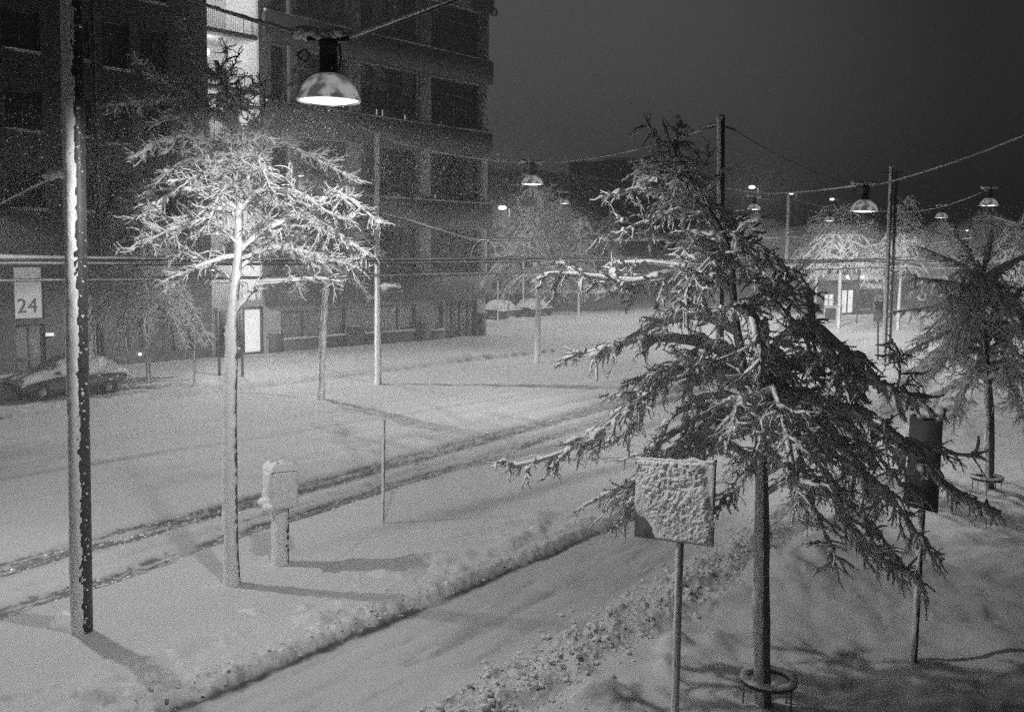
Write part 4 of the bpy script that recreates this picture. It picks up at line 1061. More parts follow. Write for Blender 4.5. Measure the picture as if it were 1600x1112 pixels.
# right hand tree
tb = on_ground(1545, 762, .1); D3 = tb[1]
T3 = Tree('street_tree', 'dark right hand tree with forked top under a lamp, ring guard at its foot', tb, 31)
Q3 = T3.trunk([tb] + pix([(1546, 690), (1546, 640), (1541, 570), (1536, 500), (1531, 440)], D3), [.125, .12, .10, .09, .07, .06], cr=.02, half=.7)
LIMBS3 = [
    ([(1531, 440), (1516, 402), (1490, 365), (1476, 342)], .2, .05, .09, .30, .09), ([(1531, 440), (1543, 400), (1547, 360), (1544, 326)], -.2, .05, .09, .28, .08),
    ([(1530, 440), (1500, 415), (1465, 400), (1440, 388)], .6, .04, .08, .55, .09), ([(1534, 480), (1500, 450), (1450, 440), (1420, 430)], -.6, .045, .08, .6, .09),
    ([(1530, 442), (1560, 425), (1600, 405), (1650, 400)], .3, .04, .10, .5, .09), ([(1536, 500), (1490, 480), (1440, 485), (1400, 488)], .4, .05, .11, .6, .09),
    ([(1538, 530), (1500, 520), (1460, 530), (1420, 550)], -1.0, .045, .09, .6, .09), ([(1540, 560), (1500, 540), (1465, 580), (1440, 600)], .8, .04, .09, .6, .09),
    ([(1540, 560), (1580, 520), (1630, 500), (1680, 520)], .3, .05, .10, .6, .09), ([(1541, 570), (1590, 570), (1640, 600), (1680, 640)], -.8, .05, .10, .6, .09),
    ([(1538, 540), (1570, 480), (1610, 450), (1660, 460)], 1.0, .045, .09, .6, .09), ([(1542, 575), (1520, 580), (1500, 620), (1490, 650)], -1.6, .04, .08, .6, .09),
    ([(1542, 575), (1570, 590), (1590, 630), (1600, 660)], -1.7, .04, .08, .6, .09), ([(1536, 500), (1520, 480), (1500, 510), (1490, 560)], -1.8, .04, .09, .6, .09),
    ([(1538, 520), (1560, 500), (1575, 540), (1580, 590)], 1.8, .04, .09, .6, .09), ([(1532, 460), (1550, 450), (1570, 470), (1585, 510)], -1.2, .035, .08, .55, .09),
    ([(1541, 580), (1515, 600), (1480, 610), (1455, 640)], .2, .035, .07, .5, .09),
]
for pts, dz, r, T, tw, gp in LIMBS3: T3.limb(pix(pts, D3, dz), r, T, tw, gp)
T3.fill(Q3, 40, 2.6 + tb[2], 5.4 + tb[2], 2.3, 1.0, .03, .08, .6, .08)
T3.done()
# middle distance and far trees
def far_base(px, d): p = P(px, 480, d); p[2] = gz(p) - .1; return p
auto_tree('street_tree', 'weeping snowy tree with grey drooping crown beside the parked car', on_ground(234, 598, .1), 8.2, 41, 2.9, 3.0, 60, 1.5, .10, 1.9, .10, (-.3, 0), .75, .17, 1)
auto_tree('street_tree', 'bulging white trunk tree at the far kerb, crown lost in lamplit snowfall', on_ground(503, 624, .1), 9.0, 42, 4.9, 2.6, 38, .7, .12, 1.8, .07, (.3, 0), .7, .2, 1, cr=.07, half=2.5)
auto_tree('street_tree', 'pale tree beneath the lamp right of the office block', on_ground(840, 567, .1), 9.5, 43, 4.2, 3.4, 36, .8, .15, 2.4, .09, (0, 0), .9, .28, 1, cr=.06, half=2.5)
for i, (px, d, H, sp, dr, lb) in enumerate((
    (1312, 82, 9.0, 4.2, .75, 'bright white drooping tree left of the round lit globe'), (1275, 92, 8.8, 3.6, .75, 'white tree behind the far thin pole'),
    (1405, 78, 9.0, 3.4, .8, 'pale snowy tree just right of the twin pole'), (1350, 104, 9.5, 3.6, 1.0, 'hazy tree behind the lit shop front'),
    (1585, 48, 7.5, 3.0, 1.0, 'pale tree behind the right hand tree at the frame edge'), (905, 92, 9.0, 3.2, .8, 'dim tree above the retaining wall beyond the side street'),
    (950, 105, 10.0, 3.6, .8, 'dim tree behind the tips of the large tree on its left'), (785, 96, 9.5, 3.6, .7, 'dim tree beyond the corner of the office block'),
    (860, 118, 11, 4.5, .7, 'tall faint tree in the side street behind the retaining wall'), (1010, 125, 10, 4.5, .8, 'faint far tree behind the crown of the largest tree'),
    (1090, 120, 9.0, 4.2, .8, 'faint far tree behind the black pole'), (1180, 130, 9.0, 4.5, .8, 'faint far tree below the lit mast light'),
    (1470, 110, 9.5, 4.2, .8, 'faint far tree left of the right hand tree'), (1540, 118, 10, 4.5, .8, 'faint far tree behind the right hand tree'))):
    auto_tree('street_tree', lb, far_base(px, d), H + (1.2 if i < 3 else 0), 60 + i, 4.6 if i < 3 else 2.6, sp, 46, dr, .13, 3.4 if d < 90 else 4.2, .07, (0, 0), 1.2, .34, 0, cr=.05)

# ring guards round the trunks
def ring_guard(label, base, R):
    t = thing('tree_guard', label, 'tree guard', base, 'ring guards round tree trunks')
    a = np.linspace(0, 2 * math.pi, 41)
    c = np.array(base) + Zu * .34
    m = MB(); m.tube(c + np.stack([R * np.cos(a), R * np.sin(a), a * 0], 1), .045, 12, caps=False); place(t, m.build('ring', M['pole']))
    m = MB(); m.snow(c + np.stack([R * np.cos(a), R * np.sin(a), a * 0], 1), .04, .02 + .012 * vn(a * 2, a * 0, 4)); place(t, m.build('ring_snow', M['snow']))
    for k in range(5):
        b = k * 2 * math.pi / 5 + .5; p = np.array(base) + np.array([R * math.cos(b), R * math.sin(b), -.15])
        m = MB(); m.tube([p, p + Zu * .48], .014, 8); place(t, m.build('leg', M['galv']))
ring_guard('round tubular guard at the foot of the largest tree', on_ground(1200, 1102, 0), .31)
ring_guard('round guard at the foot of the right hand tree', on_ground(1541, 768, 0), .33)

# ------------------------------------------------------------------ cables
def cable(label, pts, r=.012, snow=0.0, sag=0.0, name='cable', cat='cable', group='overhead cables', cmat='cable', seed=0):
    pts = [np.asarray(p, float) for p in pts]
    q = []
    for a, b in zip(pts, pts[1:]):
        n = max(6, int(np.linalg.norm(b - a) / .25)); u = np.linspace(0, 1, n)[:-1, None]
        q.append(a + (b - a) * u - Zu * sag * 4 * u * (1 - u))
    q.append(pts[-1][None]); q = np.vstack(q)
    o = MB(); o.tube(q, r, 6); ob = o.build(name, M[cmat], loc=pts[0]); tag(ob, label, cat, group)
    if snow:
        L = np.arange(len(q)) * .25; m = MB()
        m.snow(q, r, snow * (.5 + .9 * vn(L * 1.3, L * 0, seed)), 7); place(ob, m.build('cable_snow', M['snow']))
    return ob
A = LP['A']; at = A + Zu * .74
cable('snow lined cable from the nearest lamp up left towards the brick house', [at + np.array([-.3, 0, .02]), P(290, 0, 24.6), P(100, -69, 44.5)], .018, .036, seed=1)
cable('snow lined cable from the nearest lamp up right out of the frame', [at + np.array([.28, 0, 0]), P(715, 0, 11.4), P(1100, -150, 8.8)], .018, .038, seed=2)
pt = np.array(PL); pt = P(118, 266, PL[1])
cable('cable with a snow lump from the near pole down to the left edge', [pt, P(60, 290, 15.9), P(0, 320, 16.8), LP['B'] + Zu * .75], .014, .022, seed=3)
m_ = MB(); m_.blobs([P(118 - 9 * k, 266 + 2.4 * k, PL[1] + .02 * k) + Zu * .03 for k in range(6)], [.07, .09, .10, .09, .08, .06], .8, seed=6, sub=2)
tag(m_.build('snow_lump', M['snow'], loc=pt), 'lump of snow on the bracket of the near pole', 'snow lump')
# contact wires run with the street, just under eye height
UD = FU
def wire_line(y0px, d0, z, label, r, snow, off=0.0, sd=0):
    p0 = P(-250, y0px, d0); p0[2] = z
    pts = [p0 + UD * L for L in np.linspace(-5, 130, 6)]
    return cable(label, pts, r, snow, 0.10, 'contact_wire', 'tram wire', 'tram contact wires along the street', seed=sd)
wire_line(400, 17.5, 5.66, 'nearest and thickest of the level tram wires along the street', .036, .044, sd=4)
wire_line(400, 18.3, 5.54, 'level tram wire just below the thickest one', .026, .026, sd=5)
wire_line(400, 20.5, 5.60, 'level tram wire farther from the camera than the thickest one', .022, .022, sd=6)
wire_line(425, 18.0, 5.20, 'lowest tram wire, a snow white line passing behind the near pole', .020, .034, sd=7)
b0, t0 = P590
cable('cable from the slim pole by the office block to the lamp right of it', [P(590, 213, b0[1]), LP['C'] + Zu * .73 + np.array([-.3, 0, 0])], .016, .030, .2, seed=8)
cable('cable from the lamp right of the office block up to the black pole', [LP['C'] + Zu * .73 + np.array([.3, 0, 0]), P(1100, 204, 28.4)], .016, .026, .2, seed=9)
cable('thick snowy span wire across the street at contact wire height', [P(600, 335, b0[1]), P(640, 345, 44.5), P(735, 375, 46), P(930, 377, 55), P(1230, 372, P1230[0][1])], .04, .075, .0, seed=10)
m_ = MB(); c = P(756, 394, 40); a = np.linspace(0, math.pi, 22); m_.tube(np.stack([c[0] - .52 * np.cos(a), c[1] + a * 0, c[2] - .25 + .75 * np.sin(a)], 1), .010, 6)
lo_ = m_.build('cable_loop', M['snow'], loc=c); tag(lo_, 'snow covered cable loop standing over the contact wires', 'cable loop')
cable('thin cable from the black pole sagging towards the lamp left of the twin pole', [P(1148, 203, 27.6), LP['E'] + Zu * .72 + np.array([-.3, 0, 0])], .010, 0, .15, seed=11)
cable('cable from the twin pole side of that lamp rising to the right edge', [LP['E'] + Zu * .72 + np.array([.3, 0, 0]), P(1600, 213, 24), P(1800, 130, 22)], .016, .024, .08, seed=12)
cable('snowy cable from beside the black pole to the lamp left of the twin pole', [P(1136, 294, 60), P(1200, 303, 52), LP['E'] + Zu * .70 + np.array([-.28, 0, 0])], .018, .032, .05, seed=13)
cable('cable from the far thin pole to the far lamp at its left', [P(1233, 308, P1230[0][1]), LP['H'] + Zu * .7], .014, .018, .2, seed=14)
cable('long cable from the far thin pole towards the lamp above the right tree', [P(1233, 308, P1230[0][1]), P(1390, 330, 66), LP['F'] + Zu * .72], .014, .018, .4, seed=15)
cable('snow white span from the far thin pole past the twin pole', [P(1232, 370, P1230[0][1]), P(1350, 386, 80), P(1388, 380, 70), P(1440, 383, 62), P(1520, 372, 52)], .03, .06, 0, seed=16)
cable('pale cable low between twin pole and right hand tree', [P(1388, 402, 56), P(1440, 397, 50), P(1560, 405, 44)], .014, .03, .1, seed=17)

# ------------------------------------------------------------------ parked car under snow
def make_car():
    c = G(106, 624); c[2] = gz(c) - .02
    # local x = forward (towards the left of the photo, against the street direction)
    rot = math.atan2(-FU[1], -FU[0])
    t = thing('parked_car', 'dark parked car under a thick blanket of snow by the far kerb', 'car', c, rotz=rot)
    st = [(-2.1, .50, .40, .72, .70), (-2.0, .34, .40, .95, .78), (-1.7, .28, .40, 1.02, .84), (-1.25, .25, .40, .98, .86), (-.5, .24, .40, .95, .87), (.35, .24, .40, .94, .87), (1.0, .25, .40, .90, .86), (1.6, .27, .40, .80, .84), (1.98, .34, .40, .70, .76), (2.12, .46, .40, .60, .66)]
    def ring(x, zb, zm, zt, w):
        half = [(0, zb), (w * .85, zb), (w, zm + .05), (w, zt - .14), (w * .93, zt - .02), (w * .6, zt + .01), (0, zt + .02)]
        return [(x, a, b) for a, b in half] + [(x, -a, b) for a, b in half[-2:0:-1]]
    m = MB(); v = np.array([ring(*s) for s in st]); m._grid(v, v.shape[1], len(st)); m.build('body', M['car'], t)
    cab = [(-1.75, 1.0, .62, .02), (-1.35, 1.34, .60, .3), (-.6, 1.46, .58, .4), (.0, 1.44, .58, .4), (.55, 1.24, .62, .25), (1.05, .95, .66, .02)]
    v = np.array([[(x, wb + .12, .88), (x, w_, z - .06), (x, w_ * .7, z), (x, -w_ * .7, z), (x, -w_, z - .06), (x, -wb - .12, .88)] for x, z, w_, _ in cab for wb in (w_,)])
    m = MB(); m._grid(v, 6, len(cab)); m.build('cabin_glass', M['car'], t)
    for x in (-1.28, 1.30):
        for y in (-.78, .78):
            m = MB(); m.lathe([(.20, -.10), (.30, -.10), (.325, -.05), (.325, .05), (.30, .10), (.20, .10), (.20, -.10)], 26, close=True)
            o = m.build('wheel', M['rubber'], t); o.location = (x, y, .30); o.rotation_euler = (math.pi / 2, 0, 0)
            m = MB(); m.lathe([(.0, .02), (.05, .05), (.06, .02), (.19, .02), (.205, .06), (.205, -.06), (0, -.06)], 20)
            for k in range(7):
                a = k * 2 * math.pi / 7; m.tube([(.04 * math.cos(a), .04 * math.sin(a), .06), (.19 * math.cos(a), .19 * math.sin(a), .055)], .014, 4); m.tube([(.04 * math.cos(a), .04 * math.sin(a), -.06), (.19 * math.cos(a), .19 * math.sin(a), -.055)], .014, 4)
            m.build('rim', M['rim'], o)
    for y in (-.55, .55):
        m = MB(); m.lathe([(0, -.08), (.12, -.06), (.15, 0), (.12, .06), (0, .08)], 14); o = m.build('headlight', M['glass'], t); o.location = (2.0, y, .62); o.scale = (.7, 1.4, .7)
        m = MB(); m.box((-.10, -.05, -.05), (.06, .09 * (1 if y > 0 else -1) + .0, .07)); o = m.build('mirror', M['car'], t, smooth=False); o.location = (.75, .9 * (1 if y > 0 else -1), .98)
    # snow blanket: height field over the car outline
    xs = np.linspace(-2.12, 2.08, 70); ys = np.linspace(-.88, .88, 40)
    X, Y = np.meshgrid(xs, ys, indexing='ij')
    top = np.interp(X, [-2.15, -1.95, -1.7, -1.3, -.6, 0, .55, 1.05, 1.6, 2.0, 2.15], [.72, .98, 1.06, 1.40, 1.52, 1.50, 1.30, 1.02, .90, .76, .60])
    rn = np.clip((.88 - np.abs(Y)) / .26, 0, 1)
    shoulder = np.interp(X, [-2.15, -1.9, -1.3, .7, 1.2, 1.9, 2.15], [.62, .86, .90, .92, .84, .70, .56])
    z = shoulder + (top - shoulder) * np.sqrt(1 - (1 - rn) ** 2) + .10 * (fbm(X * 2, Y * 2, 4, 3) - .3) * (rn > .1) + .02
    z = z + .05 * (fbm(X * 7, Y * 7, 5, 2) - .5)
    Yo = Y * (1 + .03 * (fbm(X * 3, Y, 6) - .5))
    V = np.stack([X, Yo, z], -1)
    i = np.arange(69)[:, None] * 40; j = np.arange(39)[None]
    q = np.stack([i + j, i + 40 + j, i + 41 + j, i + j + 1], -1).reshape(-1, 4)
    m = MB(); m.add(V.reshape(-1, 3), q)
    low = V.copy(); low[..., 2] = np.maximum(shoulder - .06, z - .14); m.add(low.reshape(-1, 3), q[:, ::-1])
    for idx in (0, 39):
        a, b_ = V[:, idx], low[:, idx]; n = len(a); vv = np.vstack([a, b_]); k = np.arange(n - 1); m.add(vv, np.stack([k, k + 1, n + k + 1, n + k], -1))
    for idx in (0, 69):
        a, b_ = V[idx], low[idx]; n = len(a); vv = np.vstack([a, b_]); k = np.arange(n - 1); m.add(vv, np.stack([k, k + 1, n + k + 1, n + k], -1))
    rs = np.random.RandomState(2)
    m.blobs(np.stack([rs.uniform(-2, 1.9, 34), rs.choice([-.86, .86], 34), rs.uniform(.35, .8, 34)], 1), rs.uniform(.03, .09, 34), 1.0, seed=3)
    m.build('snow_blanket', M['snow'], t)
make_car()

# notice board on two posts before the lit door
c0, c1 = on_ground(343, 586, .1), on_ground(379, 588, .1)
t = thing('notice_board', 'dark notice board on two posts before the lit door', 'notice board', c0)
h_ = P(343, 482, c0[1])[2] - c0[2]
m = MB(); m.tube([c0, c0 + Zu * h_], .07, 10); place(t, m.build('post', M['pole'])); m = MB(); m.tube([c1, c1 + Zu * h_], .07, 10); place(t, m.build('post', M['pole']))
m = MB(); e = (c1 - c0) / np.linalg.norm(c1 - c0); nn = np.array([e[1], -e[0], 0]) * .04
z0, z1 = .9, h_ - .05; v = [c0 + e * .09 + Zu * z0 + nn, c1 - e * .09 + Zu * z0 + nn, c1 - e * .09 + Zu * z1 + nn, c0 + e * .09 + Zu * z1 + nn]
v += [p - 2 * nn for p in v]; m.add(v, [(0, 1, 2, 3), (5, 4, 7, 6), (4, 0, 3, 7), (1, 5, 6, 2), (3, 2, 6, 7), (4, 5, 1, 0)]); place(t, m.build('board', M['dark_metal'], smooth=False))
rs = np.random.RandomState(5); m = MB(); m.blobs([v[0] + e * rs.uniform(.2, 1.0) + Zu * rs.uniform(.1, 1.4) for k in range(14)], .10, 1, seed=7); place(t, m.build('board_snow', M['snow']))

# ------------------------------------------------------------------ beyond the side street
def oblong(name, label, cat, p0, p1, dep, z0, z1, mt, snow=.12, kind=None, nrm=None):
    p0 = np.array(p0); p1 = np.array(p1); e = (p1 - p0); e[2] = 0; L = np.linalg.norm(e); e /= L
    t = thing(name, label, cat, p0, rotz=math.atan2(e[1], e[0]))
    m = MB(); m.box((0, 0, z0), (L, dep, z1)); w = m.build('wall', M[mt], t, smooth=False)
    if snow:
        n = max(6, int(L / .5)); m = MB(); snow_slab(m, np.array([-.1, -.1, z1]), np.array([L + .2, 0, 0]), np.array([0, min(dep, 6) + .2, 0]), Zu, n, 8, snow, 5, .8, edge=.1); m.build('wall_snow', M['snow'], t)
    return t, L
q0, q1 = P(762, 480, 96), P(985, 480, 100); q0[2] = q1[2] = 0
t, L = oblong('retaining_wall', 'low snow topped retaining wall beyond the side street', 'wall', q0, q1, 4.0, -.5, 1.9, 'plinth', .35)
m = MB()
for x in np.arange(.3, L, 1.6): m.tube([(x, .5, 1.9), (x, .5, 3.0)], .03, 5)
for z in (2.4, 2.95): m.tube([(0, .5, z), (L, .5, z)], .03, 5)
m.build('railing', M['galv'], t)
def snow_car(px, d, label, rotz, seed):
    c = P(px, 480, d); c[2] = gz(c); t = thing('parked_car', label, 'car', c, rotz=rotz)
    m = MB(); st = [(-2.1, .35, .75, .7), (-1.9, .25, .95, .84), (-.5, .25, .95, .87), (1, .25, .9, .86), (1.9, .3, .75, .8), (2.1, .4, .6, .66)]
    v = np.array([[(x, 0, zb), (x, w, zb), (x, w, zt), (x, 0, zt + .02), (x, -w, zt), (x, -w, zb)] for x, zb, zt, w in st]); m._grid(v, 6, 6); m.build('body', M['car'], t)
    xs = np.linspace(-2.1, 2.05, 40); ys = np.linspace(-.9, .9, 20); X, Y = np.meshgrid(xs, ys, indexing='ij')
    top = np.interp(X, [-2.1, -1.8, -1.2, -.5, .3, 1.0, 2.05], [.8, 1.1, 1.5, 1.6, 1.5, 1.08, .75]); rn = np.clip((.9 - np.abs(Y)) / .3, 0, 1)
    z = .7 + (top - .7) * np.sqrt(1 - (1 - rn) ** 2) + .15 * (fbm(X, Y, seed, 3) - .5); V = np.stack([X, Y, z], -1)
    i = np.arange(39)[:, None] * 20; j = np.arange(19)[None]; q = np.stack([i + j, i + 20 + j, i + 21 + j, i + j + 1], -1).reshape(-1, 4)
    m = MB(); m.add(V.reshape(-1, 3), q); m.build('snow_blanket', M['snow'], t)
    for x in (-1.3, 1.3):
        for y in (-.8, .8):
            m = MB(); m.lathe([(0, -.1), (.3, -.1), (.33, 0), (.3, .1), (0, .1)], 16); o = m.build('wheel', M['rubber'], t); o.location = (x, y, .3); o.rotation_euler = (math.pi / 2, 0, 0)
snow_car(785, 86, 'snow buried car nearest the office corner in the side street', FROT + .2, 3)
snow_car(835, 90, 'snow buried car under the retaining wall, right of its neighbour', FROT + .15, 4)
q0, q1 = P(768, 480, 118), P(1075, 480, 150); q0[2] = q1[2] = 0
t, L = oblong('low_building', 'dim long building with snowy roofline beyond the side street', 'building', q0, q1, 14, -1, 15.6, 'far_wall', .4)
for zc in (2.2, 5.6, 9.0, 12.2):
    for x in np.arange(2, L - 2, 3.4):
        m = MB(); m.box((x, -.05, zc), (x + 1.5, -.004, zc + 1.7)); m.build('window', M['panel'], t, smooth=False)
pA, pB = P(1005, 264, 165), P(1056, 275, 178)
qa, qb = pA.copy(), pB.copy(); ee = (qb - qa); ee[2] = 0; ee /= np.linalg.norm(ee); qa = qa - ee * 3; qb = qb + ee * 26; qa[2] = qb[2] = 0
t, L = oblong('tower_block', 'far block with one lit strip window behind the largest tree top', 'building', qa, qb, 12, -1, pA[2] + 1.2, 'far_wall', .4)
M['strip'] = mat('lit_strip_window', .6, .6, emit=1.1)
for k in range(8):
    m = MB(); m.box((3 + k * .78, -.06, pA[2] - 2.0), (3.6 + k * .78, -.004, pA[2] - .9)); m.build('lit_window', M['strip'], t, smooth=False)
# far blocks closing the street on the right
for i, (x0, x1, d0, d1, h_, lb) in enumerate(((1060, 1215, 178, 190, 8, 'low far building left of the far thin pole'), (1215, 1420, 150, 165, 6.5, 'low far building behind the white trees'), (1420, 1700, 140, 128, 9.0, 'hazy far building behind the right hand tree'))):
    q0, q1 = P(x0, 470, d0), P(x1, 470, d1); q0[2] = q1[2] = 0
    t, L = oblong('low_building', lb, 'building', q0, q1, 10, -1, h_, 'far_wall', .3)
    for zc in np.arange(1.2, h_ - 2, 3.2):
        for x in np.arange(1.5, L - 2, 3.2):
            m = MB(); m.box((x, -.05, zc), (x + 1.4, -.004, zc + 1.5)); m.build('window', M['panel'], t, smooth=False)

# lit shop at the end of the street
sb0, sb1 = G(1284, 494), G(1372, 490)
e = sb1 - sb0; e[2] = 0; L = np.linalg.norm(e)
t = thing('corner_shop', 'small shop with glowing door and snowy canopy at the street end', 'shop', sb0, rotz=math.atan2(e[1], e[0]))
def fx(px): return (px - 1284) / 88.0 * L
hs = 3.5
ops = [(fx(1313), fx(1334), .1, 2.6), (fx(1341), fx(1360), .5, 2.5), (fx(1287), fx(1303), .9, 2.2)]
m = MB(); wall_open(m, 0, L, -.3, hs, ops, .25); shell(m, 0, L, -.3, hs, 6); m.build('wall', M['plinth'], t, smooth=False)
M['shop'] = mat('shop_interior', .5, .8, emit=1.3, nscale=1.3, namt=.9)
window(t, ops[0], y=.15, cols=2, sill=False, fr=.12, back='shop', depth=.8, name='shop_door')
window(t, ops[1], y=.15, cols=1, sill=True, fr=.12, back='room', depth=.8, name='shop_window')
window(t, ops[2], y=.15, cols=2, rows=(1.6,), sill=True, fr=.12, back='shop', depth=.5, name='shop_window', fmat='white')
m = MB(); snow_slab(m, np.array([-.2, -.3, hs]), np.array([L + .4, 0, 0]), np.array([0, 6.5, 0]), Zu, 40, 20, .45, 3, .8, edge=.3); m.build('roof_snow', M['snow'], t)
m = MB(); m.box((fx(1338), -1.0, 2.62), (fx(1368), -.004, 2.74)); w = m.build('canopy', M['white'], t, smooth=False)
m = MB(); snow_slab(m, np.array([fx(1338), -1.0, 2.745]), np.array([fx(1368) - fx(1338), 0, 0]), np.array([0, 1.0, 0]), Zu, 20, 8, .3, 6, 1.5, edge=.15); m.build('canopy_snow', M['snow'], w)
for px in (1319, 1345):
    m = MB(); m.blobs([(fx(px) + k * .28, -.15, hs + .35) for k in ((-1, 0, 1) if px > 1330 else (0,))], .17, .8, seed=px, sub=2); m.build('roof_lamp', M['glow'], t)
def small(name, label, cat, parts, base):
    t = thing(name, label, cat, base)
    for nm, mb, mt in parts: place(t, mb.build(nm, M[mt]))
    return t
c = P(1343, 411, 88); gb = c.copy(); gb[2] = gz(gb)
m1 = MB(); m1.lathe([(0, -.38), (.2, -.33), (.33, -.19), (.38, 0), (.33, .19), (.2, .33), (0, .38)], 20, c); m2 = MB(); m2.tube([gb, c - Zu * .36], .06, 8)
small('globe_lamp', 'round glowing globe on a post above the shop roof', 'globe lamp', [('globe', m1, 'dim_glow'), ('post', m2, 'pole')], gb)
# white framed sandwich board and bin by the shop
c = G(1297, 502); c[2] = gz(c)
m1 = MB(); 
for x in (-.55, .55): m1.tube([c + np.array([x, 0, 0]), c + np.array([x, 0, 1.35])], .07, 6)
for z in (.15, 1.3): m1.tube([c + np.array([-.55, 0, z]), c + np.array([.55, 0, z])], .07, 6)
m2 = MB(); m2.box(c + np.array([-.5, .03, .2]), c + np.array([.5, .07, 1.25]))
small('sandwich_board', 'white framed pavement board left of the glowing shop door', 'pavement board', [('frame', m1, 'white'), ('board', m2, 'panel')], c)
c = G(1309, 500); c[2] = gz(c); m1 = MB(); m1.lathe([(0, 0), (.3, 0), (.35, 1.0), (.38, 1.15), (.0, 1.4)], 14, c); m2 = MB(); m2.blobs([c + Zu * 1.3], .4, .5, seed=3, sub=2)
small('litter_bin', 'snow capped bin right of the pavement board', 'bin', [('bin', m1, 'white'), ('snow', m2, 'snow')], c)
# round sign with snow, right of the twin pole
c = P(1440, 463, 62); b = c.copy(); b[2] = gz(b) - .1
m1 = MB(); m1.tube([b, c + Zu * .2], .035, 8)
m2 = MB(); v = [(0, -.025), (.37, -.025), (.37, .025), (0, .025)]; q = MB(); q.lathe(v, 28)
vv = np.concatenate(q.v); vv = np.stack([vv[:, 0], vv[:, 2], vv[:, 1]], 1) + c + np.array([0, -.06, 0]); m2.add(vv, [f for f in q.f if f.shape[1] == 4] ); m2.f += [f for f in q.f if f.shape[1] == 3]
m3 = MB(); m3.blobs([c + np.array([.2 * math.cos(a), -.09, .2 * math.sin(a)]) for a in np.linspace(.5, 5.6, 9)] + [c + np.array([.0, -.09, .3])], .13, .9, seed=8)
small('round_sign', 'round sign half caked in snow right of the twin pole', 'road sign', [('post', m1, 'galv'), ('plate', m2, 'dark_metal'), ('snow', m3, 'snow')], b)
c = G(1372, 520); b2_, t2_ = up(1372, 562, 1372, 500)
m1 = MB(); m1.tube([b2_, t2_], .05, 8); m2 = MB(); m2.box(t2_ + np.array([-.25, -.06, -.1]), t2_ + np.array([.25, .06, 1.1])); m3 = MB(); m3.blobs([t2_ + np.array([k * .15, 0, 1.12]) for k in (-1, 0, 1)], .16, .6, seed=9)
small('street_sign', 'small pale sign on a post left of the twin pole foot', 'road sign', [('post', m1, 'pole'), ('plate', m2, 'galv'), ('snow', m3, 'snow')], b2_)

# mast lights far away
def mast(px, py, d, label, power, arm=.5, sz=.16):
    sz *= 1.35
    c = P(px, py, d); b = c + np.array([arm, 0, 0]); b[2] = gz(b)
    t = thing('mast_light', label, 'mast light', b)
    m = MB(); m.tube([b, b + Zu * (c[2] - b[2] - .1), c + Zu * .05], .06, 8); place(t, m.build('mast', M['galv']))
    m = MB(); m.lathe([(0, -sz * .6), (sz * .9, -sz * .45), (sz, 0), (sz * .7, sz * .35), (0, sz * .4)], 14, c); place(t, m.build('lamp_head', M['bulb']))
    if power:
        ld = bpy.data.lights.new('mast_lamp', 'POINT'); ld.energy = power; ld.shadow_soft_size = .2
        lo = bpy.data.objects.new('mast_lamp', ld); COL.objects.link(lo); lo.location = c + np.array([0, -.3, -.25]); place(t, lo)
mast(785, 324, 84, 'dazzling white light on a mast right of the office block', 1200, .6, .26)
mast(1175, 292, 100, 'bright mast light right of the black pole', 700, .6, .25)
mast(1236, 302, 112, 'small mast light above the far thin pole', 90, .6, .2)
mast(1300, 311, 122, 'small mast light left of the lamp by the twin pole', 60, .8, .22)
mast(1022, 340, 120, 'tiny light seen through the largest tree crown', 0, .4, .15)
mast(1187, 365, 125, 'tiny low light under the mast light by the black pole', 0, .4, .16)
mast(1511, 360, 100, 'faint tiny light left of the right hand tree top', 0, .4, .10)
mast(846, 366, 110, 'tiny light low among the dim trees past the office block', 0, .4, .12)

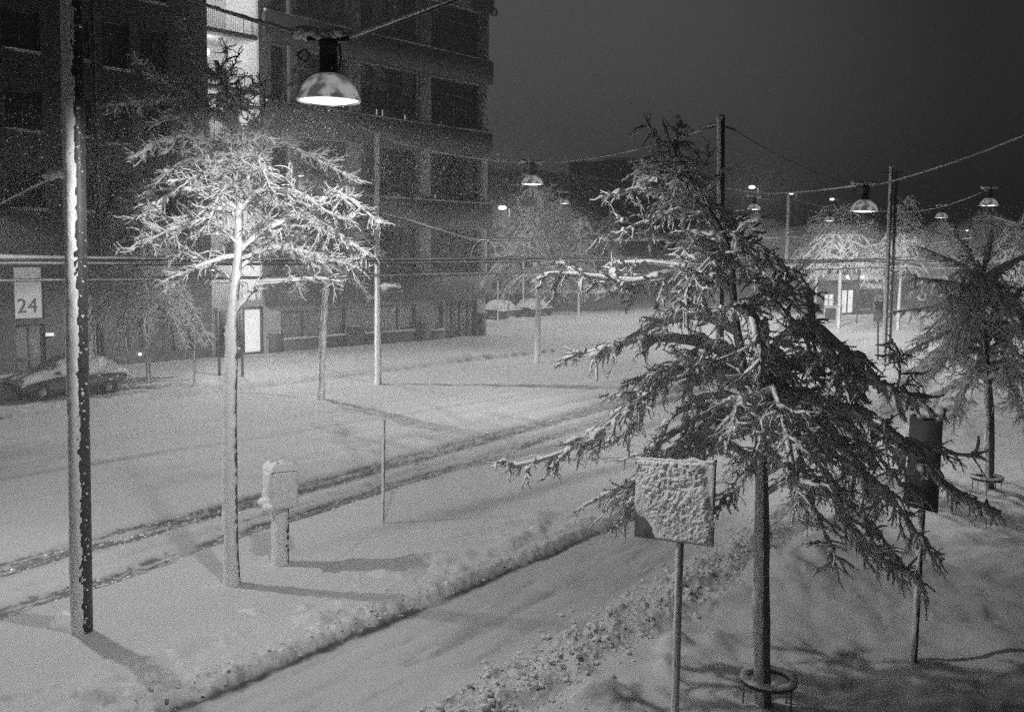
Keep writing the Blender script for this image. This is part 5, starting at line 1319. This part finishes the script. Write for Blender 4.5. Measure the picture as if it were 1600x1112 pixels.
# ------------------------------------------------------------------ loose snow: rubble thrown up by the plough
rs = np.random.RandomState(77)
def rubble():
    N = 11000
    s = rs.uniform(-6, 30, N); off = rs.randn(N) * .38 + (fbm(s * .8, s * 0 + 9, 31) - .5) * -.5
    x = LB.p[0] + LB.t[0] * s + LB.n[0] * off; y = LB.p[1] + LB.t[1] * s + LB.n[1] * off
    r = .009 + .048 * rs.rand(N) ** 5
    s2 = rs.uniform(-5, 32, 1100); off2 = np.abs(rs.randn(1100)) * .25 - .02
    x = np.concatenate([x, LA.p[0] + LA.t[0] * s2 + LA.n[0] * off2]); y = np.concatenate([y, LA.p[1] + LA.t[1] * s2 + LA.n[1] * off2]); r = np.concatenate([r, .009 + .03 * rs.rand(1100) ** 4])
    for l, n_ in ((LC1, 1200), (LC2, 1200)):
        s3 = rs.uniform(-4, 40, n_); o3 = rs.randn(n_) * .3
        x = np.concatenate([x, l.p[0] + l.t[0] * s3 + l.n[0] * o3]); y = np.concatenate([y, l.p[1] + l.t[1] * s3 + l.n[1] * o3]); r = np.concatenate([r, .01 + .03 * rs.rand(n_) ** 3])
    z = ground(x, y)[0] + r * .35
    m = MB(); m.blobs(np.stack([x, y, z], 1), r, .8, seed=5, sub=1, jit=1.0)
    o = m.build('snow_rubble', M['snow'], smooth=False); tag(o, 'crumbled snow lumps along the plough banks and tram ruts', 'snow lumps', kind='stuff')
rubble()

# ------------------------------------------------------------------ falling snow
def flakes():
    c = []
    def blk(n, x0, x1, y0, y1, z0, z1): c.append(np.stack([rs.uniform(x0, x1, n), rs.uniform(y0, y1, n), rs.uniform(z0, z1, n)], 1))
    for key, n, R_, zl in (('A', 5200, 4.6, 3.0), ('C', 1500, 4.0, 3.5), ('E', 1500, 4.0, 3.5), ('F', 800, 4.0, 3.5), ('D', 700, 4.0, 3.5)):
        q = rs.randn(n, 3); q /= np.linalg.norm(q, axis=1, keepdims=True); q = q * R_ * rs.rand(n, 1) ** .45
        q[:, 2] = -np.abs(q[:, 2]) * .62 + .1; c.append(LP[key] + q)
    k = np.concatenate(c); n = len(k)
    r = np.where(np.arange(n) < 5200, .0045 + .006 * rs.rand(n) ** 2, .009 + .012 * rs.rand(n) ** 2)
    tv = np.array([(1, 0, -.6), (-.5, .87, -.6), (-.5, -.87, -.6), (0, 0, 1.1)]); tf = np.array([(0, 2, 1), (0, 1, 3), (1, 2, 3), (2, 0, 3)])
    v = tv[None] * r[:, None, None] + k[:, None]; n = len(k)
    m = MB(); m.add(v.reshape(-1, 3), (tf[None] + (np.arange(n) * 4)[:, None, None]).reshape(-1, 3))
    o = m.build('falling_snow', M['flake'], smooth=False); tag(o, 'snowflakes falling through the lamplight', 'snowflakes', kind='stuff')
flakes()

# ------------------------------------------------------------------ snowy air
hm = bpy.data.materials.new('snowy_air'); hm.use_nodes = True; nt = hm.node_tree; nt.nodes.clear()
ou = nt.nodes.new('ShaderNodeOutputMaterial'); pv = nt.nodes.new('ShaderNodeVolumePrincipled')
pv.inputs['Color'].default_value = (.9, .9, .9, 1); pv.inputs['Density'].default_value = HAZE_D; pv.inputs['Anisotropy'].default_value = 0.35
nt.links.new(pv.outputs[0], ou.inputs['Volume'])
m = MB(); m.box((-320, -16, -3), (320, 640, 30.6)); o = m.build('haze', hm, smooth=False); tag(o, 'thin snowy air filling the street', 'haze', kind='stuff')
